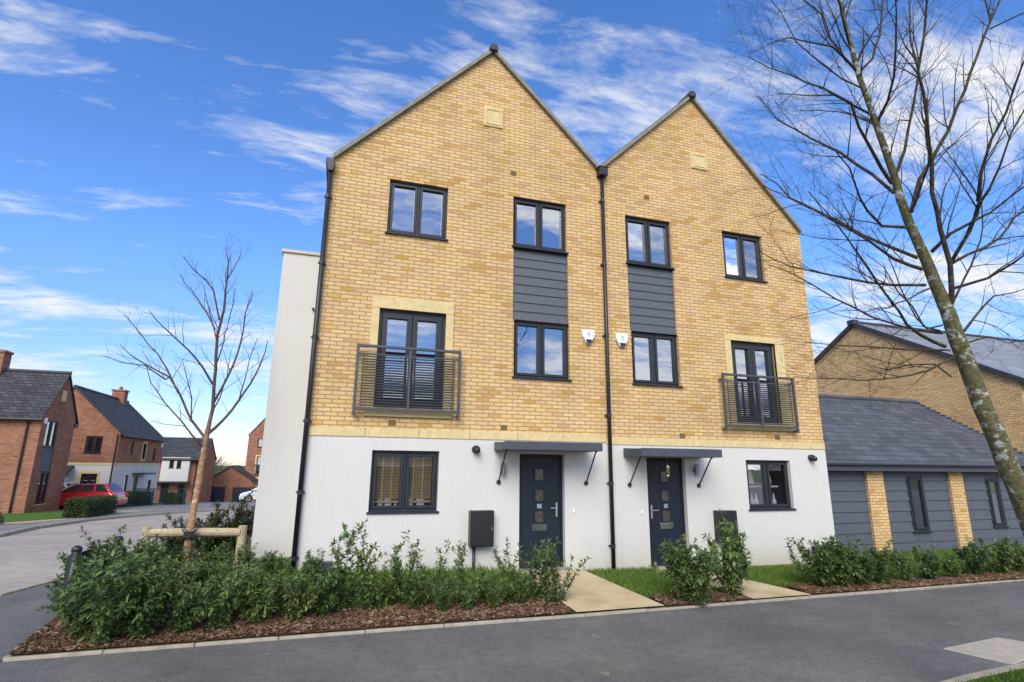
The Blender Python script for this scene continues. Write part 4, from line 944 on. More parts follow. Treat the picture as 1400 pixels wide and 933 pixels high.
for k, (x, y, h) in enumerate(((-1.72, -1.05, .62), (-1.2, -1.0, .6), (-.62, -.98, .55), (-2.2, -1.2, .7))): put('bushy%d' % (k % 3), x, y, h, ['evergreen shrub in the middle of the bed below the copper trunk', 'evergreen shrub in the middle of the bed right of the copper trunk', 'evergreen shrub in the middle of the bed below the right timber post', 'evergreen shrub in the middle of the bed beside the black sign'][k], g, 1.3)
for k, (x, y, h) in enumerate(SHRUBS['dark']): put('dark%d' % (k % 2), x, y, h*(.95 if k != 1 else 1.1), ['dark bushy evergreen behind the tree frame, middle of three', 'dark bushy evergreen right against the white side wing', 'dark bushy evergreen behind the tree frame, nearest the road'][k], 'dark bushes by the side wing', 1.1)
g = 'slim leafy shrubs in front of the left house'
sn = ['tall slim shrub with two leafy tips left of the ground floor window', 'tall slim shrub below the left edge of the ground floor window', 'tall slim shrub below the middle of the left ground floor window', 'slim shrub below the right edge of the left ground floor window',
      'slim shrub midway between the left ground floor window and the black meter box', 'slim shrub just left of the black meter box', 'slim shrub in front of the meter box conduit', 'tallest slim shrub in front of the left front door', 'slim shrub below the letterbox of the left door', 'slim shrub at the edge of the left garden path',
      'low shrub between the black meter box and the left front door', 'low shrub at the left end of the slim row', 'low shrub under the sill of the left ground floor window', 'low shrub right of the left ground floor window', 'low shrub in the mulch between window and meter box', 'low shrub in the mulch below the black meter box']
for k, (x, y, h) in enumerate(SHRUBS['spindly']): put('tall%d' % (k % 4) if h > .6 else 'bushy%d' % (k % 3), x, y, h*(1.15 if h > .6 else .95), sn[k], g, 1.)
sm = ['leafy shrub standing before the dark right front door', 'low full shrub between the two garden paths', 'tall leafy shrub rising in front of the right meter box']
for k, (x, y, h) in enumerate(SHRUBS['mid']): put('bushy%d' % (k % 3), x, y, h*1.08, sm[k], 'shrubs between the garden paths', .85 if k == 2 else 1.)
sr = ['full evergreen shrub hiding the black cabinet at the right end of the houses', 'full evergreen shrub at the right corner of the white wall', 'evergreen shrub in front of the first grey board panel', 'evergreen shrub below the left brick pier', 'evergreen shrub right of the left brick pier', 'evergreen shrub below the left slot window',
      'low evergreen shrub between the slot window and the right brick pier', 'evergreen shrub below the right brick pier', 'evergreen shrub right of the right brick pier', 'evergreen shrub at the right edge behind the leaning trunk']
for k, (x, y, h) in enumerate(SHRUBS['right']): put('dense%d' % ((k+1) % 4), x, y, h*1.18, sr[k], 'evergreen shrubs along the outbuilding', 1.2 if k not in (4, 6) else 1.)
# clipped hedges far off
def hedge(name, label, x0, x1, y0, y1, h, mat, n, ll, rot=0., loc=None):
    z0 = zt((y0+y1)/2)
    t = thing(name, label, 'hedge', ((x0+x1)/2, (y0+y1)/2, z0)); mb = MB()
    for _ in range(n):
        f = random.random(); x, y, z = random.uniform(x0, x1), random.uniform(y0, y1), random.uniform(0.02, h)
        s = random.choice((0, 0, 1, 2, 2, 3, 4, 4))
        j = random.uniform(-.06, .05)
        if s == 0: y = y0-j
        elif s == 1: y = y1+j
        elif s == 2: x = x1+j
        elif s == 3: x = x0-j
        else: z = h+j
        d = rv(1.); leaf(mb, Vector((x, y, zt(y)+z)), d, rv(1.), ll*random.uniform(.6, 1.2), ll*.5)
    mb.fast('foliage', mat, t)
    k = MB().box(x0+.08, x1-.08, y0+.08, y1-.08, z0-.1, z0+h-.08); k.build('woody_core', 'leafdark', t)
hedge('hedge', 'clipped box hedge in front of the red car', -10.45, -9.6, 18.9, 22.2, .78, 'leafdark', 4200, .09)
hedge('hedge', 'dark hedge in front of the white based house', -12.6, -11.7, 30.5, 35.5, .85, 'leafdark', 2600, .12)
sh = thing('shrub', 'low grey green bush at the left edge by the sandy drive', 'bush', (-11.55, 15.3, zt(15.3)))
mb = MB()
for _ in range(1500):
    d = rv(1.).normalized(); p = Vector((-11.55, 15.3, zt(15.3)+.05))+Vector((d.x*.62, d.y*.55, abs(d.z)*.6))*random.uniform(.7, 1.)
    leaf(mb, p, d+rv(.5), rv(1.), .09, .04)
mb.fast('foliage', 'leafgrey', sh)
MB().tube([(-11.55, 15.3, zt(15.3)-.1), (-11.5, 15.3, zt(15.3)+.4)], [.05, .02], 6).build('stem', 'stem', sh)

# ================================================================== trees
TRUNK=[(6.451, -6.574, 0.849, 0.1038), (6.3, -6.602, 1.238, 0.0932), (6.187, -6.619, 1.509, 0.0854), (6.073, -6.636, 1.782, 0.08), (5.933, -6.654, 2.105, 0.0749), (5.779, -6.673, 2.449, 0.0707), (5.65, -6.694, 2.77, 0.0668), (5.538, -6.714, 3.049, 0.0628), (5.472, -6.731, 3.249, 0.056), (5.355, -6.741, 3.487, 0.0478), (5.268, -6.758, 3.714, 0.0422), (5.124, -6.768, 3.998, 0.0365), (5.037, -6.784, 4.22, 0.034), (4.974, -6.808, 4.444, 0.0296), (4.817, -6.839, 4.854, 0.0255), (4.645, -6.875, 5.313, 0.0214), (4.501, -6.925, 5.796, 0.0172), (4.395, -6.981, 6.25, 0.0101), (4.301, -7.043, 6.714, 0.0059)]
LIMBS=[[(5.483, -6.738, 3.262, 0.0252), (5.428, -6.801, 3.416, 0.0232), (5.367, -6.878, 3.635, 0.0212), (5.227, -6.939, 3.891, 0.0192), (5.102, -7.015, 4.19, 0.0173), (5.02, -7.085, 4.407, 0.0153), (4.922, -7.179, 4.744, 0.0135), (4.79, -7.266, 5.096, 0.0116), (4.775, -7.364, 5.345, 0.0098), (4.736, -7.454, 5.589, 0.008), (4.704, -7.562, 5.896, 0.0063)], [(5.471, -6.811, 3.659, 0.0184), (5.425, -6.886, 3.706, 0.017), (5.446, -7.01, 3.872, 0.0156), (5.442, -7.139, 4.092, 0.0143), (5.339, -7.179, 4.068, 0.013), (5.276, -7.282, 4.258, 0.0117), (5.245, -7.398, 4.457, 0.0104), (5.252, -7.52, 4.632, 0.0092), (5.225, -7.625, 4.777, 0.0081), (5.181, -7.706, 4.852, 0.0069), (5.161, -7.811, 4.99, 0.0058)], [(5.474, -7.106, 4.086, 0.0111), (5.439, -7.219, 4.17, 0.0095), (5.398, -7.339, 4.294, 0.0081), (5.363, -7.48, 4.495, 0.0066), (5.331, -7.602, 4.613, 0.0053), (5.329, -7.756, 4.825, 0.004)], [(5.132, -6.793, 4.113, 0.0185), (5.218, -6.802, 4.32, 0.0175), (5.303, -6.795, 4.468, 0.0166), (5.455, -6.822, 4.665, 0.0156), (5.647, -6.884, 4.959, 0.0146), (5.781, -6.919, 5.212, 0.0136), (5.948, -6.991, 5.579, 0.0125), (6.098, -7.055, 5.934, 0.0114), (6.221, -7.081, 6.164, 0.0102), (6.371, -7.121, 6.42, 0.0091), (6.537, -7.186, 6.759, 0.0079)], [(6.287, -7.048, 6.213, 0.0091), (6.365, -7.0, 6.446, 0.0073), (6.434, -6.97, 6.765, 0.0054)], [(6.283, -7.031, 6.134, 0.0078), (6.294, -7.157, 6.108, 0.0063), (6.348, -7.305, 6.113, 0.0049)], [(4.992, -6.814, 4.444, 0.0139), (5.154, -6.817, 4.704, 0.0128), (5.268, -6.807, 4.973, 0.0117), (5.387, -6.808, 5.277, 0.0106), (5.519, -6.818, 5.605, 0.0093), (5.561, -6.772, 5.816, 0.0081), (5.566, -6.713, 6.026, 0.0067), (5.58, -6.663, 6.256, 0.0053)], [(5.538, -6.802, 5.638, 0.0101), (5.552, -6.775, 5.979, 0.0086), (5.624, -6.771, 6.346, 0.007), (5.675, -6.782, 6.796, 0.0054)], [(4.815, -6.848, 4.899, 0.0139), (4.764, -6.993, 4.998, 0.012), (4.689, -7.133, 5.104, 0.0101), (4.569, -7.27, 5.257, 0.0083), (4.429, -7.406, 5.429, 0.0066), (4.271, -7.542, 5.628, 0.005)], [(4.644, -6.879, 5.333, 0.0117), (4.858, -6.869, 5.549, 0.0105), (4.999, -6.858, 5.851, 0.0092), (5.114, -6.866, 6.271, 0.0078), (5.199, -6.856, 6.65, 0.0064)], [(4.98, -6.778, 4.277, 0.0162), (4.919, -6.661, 4.515, 0.0141), (4.761, -6.521, 4.781, 0.0118), (4.592, -6.364, 4.99, 0.0093), (4.383, -6.208, 5.255, 0.0067), (4.265, -6.093, 5.573, 0.004)], [(4.958, -6.787, 4.36, 0.0162), (4.67, -6.873, 4.553, 0.0137), (4.435, -6.962, 4.691, 0.0113), (4.242, -7.058, 4.808, 0.0091), (3.932, -7.1, 4.85, 0.0069), (3.588, -7.12, 4.842, 0.0049), (3.186, -7.137, 4.903, 0.0029)], [(4.776, -6.847, 4.957, 0.0116), (4.73, -6.723, 5.129, 0.0097), (4.672, -6.602, 5.325, 0.0076), (4.547, -6.433, 5.411, 0.0054), (4.359, -6.249, 5.516, 0.0031)], [(4.618, -6.876, 5.358, 0.0117), (4.291, -6.947, 5.452, 0.0092), (4.011, -6.992, 5.38, 0.0068), (3.73, -7.036, 5.305, 0.0046), (3.467, -7.067, 5.15, 0.0025)], [(4.541, -6.866, 5.429, 0.0117), (4.442, -6.802, 5.74, 0.0098), (4.443, -6.76, 6.008, 0.0079), (4.367, -6.679, 6.216, 0.0059), (4.296, -6.611, 6.471, 0.0038)], [(4.553, -6.902, 5.593, 0.0094), (4.3, -7.059, 5.682, 0.0067), (4.077, -7.221, 5.75, 0.0043)], [(4.693, -6.866, 5.19, 0.0082), (4.455, -6.856, 5.243, 0.007), (4.222, -6.86, 5.349, 0.0059), (3.992, -6.868, 5.465, 0.0048), (3.807, -6.911, 5.669, 0.0037), (3.655, -6.942, 5.779, 0.0027)], [(5.086, -6.752, 3.978, 0.0138), (4.763, -6.782, 3.924, 0.0118), (4.526, -6.865, 3.983, 0.0098), (4.336, -6.961, 4.034, 0.0079), (4.12, -7.073, 4.184, 0.0061), (3.884, -7.159, 4.25, 0.0045), (3.657, -7.225, 4.224, 0.0029)], [(5.201, -6.737, 3.713, 0.0161), (5.075, -6.59, 3.864, 0.0143), (4.967, -6.451, 4.02, 0.0124), (4.838, -6.312, 4.202, 0.0104), (4.5, -6.129, 4.479, 0.0082), (4.451, -6.02, 4.685, 0.0059), (4.399, -5.898, 4.84, 0.0035)], [(5.235, -6.729, 3.618, 0.0161), (4.869, -6.759, 3.648, 0.0131), (4.535, -6.814, 3.739, 0.0103), (4.137, -6.858, 3.867, 0.0076), (3.809, -6.905, 3.917, 0.005), (3.414, -6.935, 3.982, 0.0026)], [(5.276, -6.715, 3.48, 0.0138), (5.079, -6.573, 3.504, 0.0118), (4.768, -6.407, 3.578, 0.0098), (4.526, -6.269, 3.674, 0.0077), (4.379, -6.154, 3.747, 0.0055), (4.132, -6.033, 3.921, 0.0032)], [(5.451, -6.668, 2.955, 0.016), (5.122, -6.715, 3.015, 0.0138), (4.879, -6.788, 3.077, 0.0117), (4.612, -6.88, 3.241, 0.0097), (4.301, -6.964, 3.433, 0.0079), (4.017, -7.053, 3.61, 0.0061), (3.785, -7.139, 3.707, 0.0044), (3.519, -7.217, 3.813, 0.0028)], [(5.429, -6.683, 3.067, 0.0137), (5.367, -6.551, 3.112, 0.0125), (5.36, -6.441, 3.172, 0.0112), (5.147, -6.28, 3.291, 0.0098), (4.919, -6.135, 3.496, 0.0083), (4.79, -6.011, 3.661, 0.0068), (4.651, -5.883, 3.817, 0.0052), (4.521, -5.746, 3.927, 0.0035)], [(5.514, -6.668, 2.856, 0.0114), (5.197, -6.676, 2.732, 0.0094), (4.813, -6.672, 2.642, 0.0075), (4.418, -6.677, 2.606, 0.0057), (4.01, -6.684, 2.594, 0.004), (3.708, -6.724, 2.581, 0.0024)], [(5.494, -6.675, 2.924, 0.0091), (5.326, -6.46, 2.962, 0.0078), (5.141, -6.243, 3.019, 0.0063), (4.967, -6.03, 3.072, 0.0048), (4.802, -5.819, 3.126, 0.0031)], [(5.41, -6.68, 3.086, 0.0103), (5.36, -6.574, 3.14, 0.009), (5.347, -6.52, 3.357, 0.0076), (5.331, -6.445, 3.496, 0.0061), (5.261, -6.384, 3.759, 0.0046), (5.146, -6.287, 3.935, 0.003)], [(5.421, -6.693, 3.136, 0.0091), (5.204, -6.715, 3.079, 0.0077), (5.017, -6.777, 3.149, 0.0063), (4.791, -6.853, 3.331, 0.005), (4.549, -6.952, 3.628, 0.0037), (4.326, -7.017, 3.755, 0.0025)], [(5.301, -6.717, 3.449, 0.008), (4.95, -6.764, 3.299, 0.0065), (4.637, -6.832, 3.185, 0.005), (4.307, -6.902, 3.103, 0.0036), (3.963, -6.975, 3.049, 0.0023)], [(5.604, -6.742, 3.088, 0.0114), (5.839, -6.734, 3.284, 0.0095), (6.107, -6.732, 3.463, 0.0074), (6.404, -6.713, 3.536, 0.0053), (6.706, -6.702, 3.63, 0.003)], [(5.496, -6.778, 3.451, 0.0138), (5.624, -6.979, 3.492, 0.0111), (5.64, -7.153, 3.568, 0.0086), (5.573, -7.284, 3.573, 0.0063), (5.613, -7.461, 3.631, 0.004)], [(5.489, -6.819, 3.672, 0.0138), (5.894, -6.836, 3.856, 0.0123), (6.207, -6.819, 4.021, 0.0107), (6.464, -6.801, 4.253, 0.009), (6.727, -6.761, 4.389, 0.0072), (7.236, -6.816, 4.596, 0.0053)], [(5.309, -6.781, 3.765, 0.0161), (5.355, -6.925, 3.875, 0.0135), (5.395, -7.05, 3.913, 0.011), (5.471, -7.195, 3.984, 0.0086), (5.547, -7.351, 4.107, 0.0063), (5.632, -7.504, 4.201, 0.0041)], [(5.505, -6.758, 3.331, 0.0103), (5.753, -6.725, 3.586, 0.0092), (6.011, -6.704, 3.874, 0.0081), (6.234, -6.676, 4.183, 0.0068), (6.355, -6.646, 4.612, 0.0055), (6.564, -6.63, 4.984, 0.004)], [(5.098, -6.77, 4.049, 0.0069), (5.24, -6.768, 4.212, 0.0056), (5.367, -6.778, 4.445, 0.0043), (5.438, -6.788, 4.749, 0.0029)], [(5.607, -6.722, 2.981, 0.0069), (5.646, -6.882, 3.001, 0.0053), (5.671, -7.015, 2.924, 0.0039), (5.678, -7.164, 2.94, 0.0025)], [(5.507, -6.636, 2.7, 0.0091), (5.49, -6.532, 2.826, 0.0077), (5.407, -6.379, 2.834, 0.0062), (5.334, -6.224, 2.822, 0.0047), (5.28, -6.091, 2.876, 0.003)]]
BTRUNK=[(-1.656, 0.447, -0.041, 0.0573), (-1.675, 0.443, 0.35, 0.0559), (-1.682, 0.441, 0.738, 0.0545), (-1.657, 0.446, 1.361, 0.0495), (-1.634, 0.451, 1.947, 0.0462), (-1.628, 0.452, 2.344, 0.0427), (-1.607, 0.457, 2.614, 0.0307), (-1.587, 0.461, 2.813, 0.0288), (-1.626, 0.453, 3.493, 0.0251), (-1.668, 0.444, 4.086, 0.0233), (-1.62, 0.454, 4.547, 0.0193), (-1.637, 0.451, 5.105, 0.0139), (-1.647, 0.448, 5.466, 0.0096), (-1.73, 0.431, 5.731, 0.0053)]
BLIMBS=[[(-1.637, 0.451, 5.105, 0.01), (-1.561, 0.534, 5.366, 0.0085), (-1.504, 0.613, 5.617, 0.0069), (-1.505, 0.681, 5.759, 0.0052)], [(-1.667, 0.444, 4.365, 0.0147), (-1.799, 0.334, 4.871, 0.0127), (-1.933, 0.221, 5.021, 0.0106), (-2.077, 0.103, 5.11, 0.0086), (-2.155, -0.001, 5.209, 0.0066), (-2.218, -0.101, 5.281, 0.0047)], [(-1.713, 0.435, 4.186, 0.0146), (-1.875, 0.501, 4.468, 0.0128), (-2.03, 0.568, 4.674, 0.0109), (-2.211, 0.626, 4.904, 0.0089), (-2.35, 0.692, 5.061, 0.007), (-2.461, 0.766, 5.24, 0.005)], [(-1.635, 0.451, 3.224, 0.0191), (-1.793, 0.294, 3.494, 0.016), (-1.994, 0.123, 3.736, 0.013), (-2.244, -0.067, 3.96, 0.01), (-2.405, -0.238, 4.099, 0.0071), (-2.492, -0.39, 4.231, 0.0044)], [(-1.651, 0.448, 2.27, 0.028), (-1.683, 0.499, 2.357, 0.0248), (-1.895, 0.511, 2.62, 0.0215), (-2.138, 0.512, 3.055, 0.0182), (-2.328, 0.521, 3.321, 0.0148), (-2.73, 0.463, 3.537, 0.0113), (-2.927, 0.46, 3.66, 0.008), (-3.099, 0.463, 3.822, 0.0046)], [(-2.268, 0.3, 3.291, 0.0139), (-2.293, 0.216, 3.241, 0.0114), (-2.576, 0.055, 3.427, 0.0089), (-2.803, -0.097, 3.433, 0.0065), (-3.023, -0.254, 3.493, 0.0043)], [(-2.106, 0.343, 3.036, 0.0162), (-2.341, 0.384, 3.436, 0.0134), (-2.53, 0.434, 3.696, 0.0106), (-2.848, 0.441, 4.039, 0.0076), (-3.101, 0.462, 4.341, 0.0047)], [(-1.622, 0.454, 2.38, 0.0281), (-1.504, 0.404, 2.491, 0.0248), (-1.378, 0.355, 2.626, 0.0215), (-1.182, 0.317, 2.94, 0.0183), (-1.016, 0.271, 3.258, 0.015), (-0.903, 0.215, 3.563, 0.0117), (-0.837, 0.151, 3.788, 0.0083), (-0.805, 0.084, 3.997, 0.0048)], [(-1.588, 0.461, 2.913, 0.0214), (-1.492, 0.581, 3.263, 0.0191), (-1.393, 0.701, 3.655, 0.0166), (-1.336, 0.813, 4.129, 0.014), (-1.342, 0.913, 4.657, 0.0113), (-1.293, 1.023, 4.996, 0.0084), (-1.298, 1.123, 5.159, 0.0054)], [(-1.649, 0.448, 2.162, 0.0163), (-1.811, 0.29, 2.343, 0.0137), (-1.951, 0.134, 2.554, 0.0113), (-2.182, -0.049, 2.844, 0.0088), (-2.362, -0.225, 3.114, 0.0065), (-2.417, -0.367, 3.364, 0.0043)], [(-1.629, 0.452, 3.557, 0.012), (-1.596, 0.587, 3.845, 0.0105), (-1.601, 0.713, 4.208, 0.0088), (-1.563, 0.848, 4.731, 0.0071), (-1.578, 0.972, 5.125, 0.0053)], [(-1.652, 0.448, 3.944, 0.0121), (-1.794, 0.519, 4.346, 0.0098), (-1.94, 0.589, 4.757, 0.0075), (-2.049, 0.666, 5.045, 0.005)], [(-1.6, 0.458, 2.738, 0.0142), (-1.485, 0.345, 2.98, 0.011), (-1.394, 0.226, 3.344, 0.0079), (-1.354, 0.098, 3.765, 0.0047)], [(-1.87, 0.4, 2.613, 0.0116), (-1.874, 0.228, 2.948, 0.0092), (-1.949, 0.038, 3.282, 0.0068), (-1.987, -0.143, 3.491, 0.0045)], [(-1.217, 0.528, 2.962, 0.0121), (-1.176, 0.67, 3.358, 0.0099), (-1.158, 0.808, 3.784, 0.0076), (-1.098, 0.952, 4.207, 0.0052)]]
def bend(path, amt):
    """a hand drawn limb gets extra points and small kinks"""
    out = []
    for (a, b) in zip(path, path[1:]):
        pa, pb = Vector(a[:3]), Vector(b[:3]); n = max(1, int((pb-pa).length/.16))
        for k in range(n):
            t = k/n; p = pa.lerp(pb, t)
            if out: p += rv(amt)
            out.append((p, a[3]+(b[3]-a[3])*t))
    out.append((Vector(path[-1][:3]), path[-1][3])); return out
def twigs(mb, path, dens, lmin, lmax, depth, rise, rmin, n=4, tmin=.15, spread=1.):
    """side shoots along a limb, alternating, each with its own shoots"""
    side = 1; acc = 0.
    for i in range(1, len(path)):
        (p0, r0_), (p1, r1_) = path[i-1], path[i]; t = i/len(path); seg = (p1-p0).length
        if t < tmin: continue
        acc += seg*dens*(.6+.8*t)
        while acc > 1:
            acc -= 1; side = -side
            d = (p1-p0).normalized(); o = Matrix.Rotation(random.uniform(-1.1, 1.1)+(0 if side > 0 else math.pi), 3, d) @ d.orthogonal().normalized()
            nd = (d*random.uniform(.55, 1.)+o*random.uniform(.5, .95)*spread+Vector((0, 0, rise*random.uniform(.4, 1.2)))).normalized()
            L_ = random.uniform(lmin, lmax)*(1.15-.6*t); r = max(rmin, min(r1_*.55, .012*L_+.0012)); q = p1-(p1-p0)*random.random(); pts = [(q, r)]
            m = max(3, int(L_/.11)); dd = nd
            for k in range(m):
                dd = (dd+rv(.17)+Vector((0, 0, rise*.1))).normalized(); q = q+dd*(L_/m); pts.append((q, max(rmin*.75, r*(1-.7*(k+1)/m))))
            mb.tube([a for a, _ in pts], [b for _, b in pts], n, cap=False)
            if depth: twigs(mb, pts, dens*1.45, lmin*.42, lmax*.45, depth-1, rise*.8, rmin, 3, .1, spread)
def tree(name, label, trunk, limbs, tm, cm, base, dens, lmin, lmax, rise, rmin, kink, extra=()):
    t = thing(name, label, 'tree', base)
    tb = bend(trunk, kink*.5); mb = MB(); mb.tube([a for a, _ in tb], [b for _, b in tb], 14)
    for (p, r, d, l) in extra: mb.tube([p, Vector(p)+Vector(d)*l], [r, r*.8], 8)
    mb.build('trunk', tm, t, smooth=True)
    cr = MB()
    for l in limbs:
        lb = bend(l, kink); cr.tube([a for a, _ in lb], [b for _, b in lb], 6, cap=False); twigs(cr, lb, dens, lmin, lmax, 2, rise, rmin)
    tw = tb[len(tb)*6//10:]; twigs(cr, tw, dens*1.2, lmin, lmax*1.1, 2, rise, rmin, tmin=.0)
    cr.build('crown', cm, t, smooth=True)
random.seed(21)
b_ = TRUNK[0]; TR = [(b_[0]+.12, b_[1]+.02, -.2, b_[3]*1.3), (b_[0]+.09, b_[1]+.01, .05, b_[3]*1.1)]+TRUNK
tree('bare_tree', 'large bare tree with a lichen spotted leaning trunk in front of the right outbuilding', TR, LIMBS, 'bark', 'twig', (b_[0]+.1, b_[1], -.14), 7.4, .3, .85, .14, .0010, .009)
BT = [(-1.656, .447, -.1, .075)]+BTRUNK
tree('young_tree', 'young bare tree with copper coloured trunk tied to a low timber frame', BT, BLIMBS, 'birch', 'birchtwig', (-1.656, .447, .1), 6., .25, .62, .32, .0012, .008)
# timber frame
t = thing('tree_support', 'low weathered timber frame of two posts and a crossbar holding the young tree', 'tree support', (-1.6, .36, .1))
random.seed(4)
zp = .9
MB().tube([(-2.37, .62, -.3), (-2.35, .62, .0), (-2.335, .62, zp)], [.075, .075, .07], 10).build('post', 'timber', t, bevel=.006)
MB().tube([(-.935, .62, -.3), (-.935, .62, .0), (-.925, .62, zp-.015)], [.075, .075, .07], 10).build('post', 'timber', t, bevel=.006)
MB().tube([(-2.28, .6, zp-.1), (-1.5, .6, zp-.105), (-.95, .6, zp-.12)], [.07, .072, .07], 10).build('crossbar', 'timber', t, bevel=.006)
tie = MB(); c = Vector((-1.68, .42, zp-.11))
tie.box(c.x-.055, c.x+.055, c.y-.1, c.y+.02, c.z-.05, c.z+.05)
for a in (.7, 2.4, 3.9, 5.5): d = Vector((math.cos(a), 0, math.sin(a))); tie.tube([c+Vector((0, -.06, 0)), c+d*.13+Vector((0, -.03, 0))], [.035, .022], 6)
tie.build('tie', 'black', t)
# name plate on two posts, its black back to the camera
t = thing('street_sign', 'low black street sign on two domed posts seen from behind among the shrubs', 'sign', (-2.63, -.5, -.1))
p0, p1 = Vector((-2.63, -1.1, 0)), Vector((-2.56, .15, 0)); d = (p1-p0).normalized()
for p, zt_ in ((p0, .8), (p1, .77)):
    m = MB().tube([(p.x, p.y, -.3), (p.x, p.y, zt_)], .055, 10); m.ball((p.x, p.y, zt_), .062, 12, 8, sz=(1, 1, .8)); m.build('post', 'black', t, smooth=True)
n = Vector((-d.y, d.x, 0)); mb = MB(); a, b = p0+n*.06, p1+n*.06
mb.slab([(a.x, a.y, .1), (b.x, b.y, .1), (b.x, b.y, .71), (a.x, a.y, .73)], .025, up=n); mb.build('sign_board', 'black', t)
# railings by the far house
t = thing('metal_railing', 'dark green metal railing round the far front garden beside the white based house', 'railing', (-10.6, 35.6, zt(35.6)))
mb = MB()
for (a, b) in (((-11.35, 34.4), (-9.75, 35.0)), ((-9.75, 35.0), (-10.2, 38.0)), ((-11.35, 34.4), (-11.75, 32.0))):
    a, b = Vector(a), Vector(b); n = int((b-a).length/.1)
    for k in range(n+1):
        p = a.lerp(b, k/n); z = zt(p.y); r = .028 if k in (0, n) else .013; mb.tube([(p.x, p.y, z-.1), (p.x, p.y, z+1.12)], r, 5)
    for h in (.12, 1.08): mb.tube([(a.x, a.y, zt(a.y)+h), (b.x, b.y, zt(b.y)+h)], .024, 5)
mb.build('bars', 'greenrail', t)
hedge('hedge', 'small dark bush row inside the green railings', -11.2, -10.2, 36., 38., .75, 'leafdark', 900, .14)
# far bare tree top beyond the garage
t = thing('bare_tree', 'pale bare tree top just showing beyond the left end of the double garage', 'tree', (-17.5, 82, zt(82)))
mb = MB(); random.seed(9)
for _ in range(420):
    dd = rv(1.).normalized(); p = Vector((-17.5, 82, .9))+Vector((dd.x*2.6, dd.y*2., dd.z*1.9))*random.uniform(.3, 1.)
    mb.tube([p, p+(dd+Vector((0, 0, .6))+rv(.5))*random.uniform(.3, .7)], [.035, .012], 4, cap=False)
mb.build('crown', 'fartree', t); MB().tube([(-17.5, 82, -4), (-17.5, 82, -.5), (-17.3, 82, 1.2)], [.22, .17, .06], 8).build('trunk', 'fartree', t)

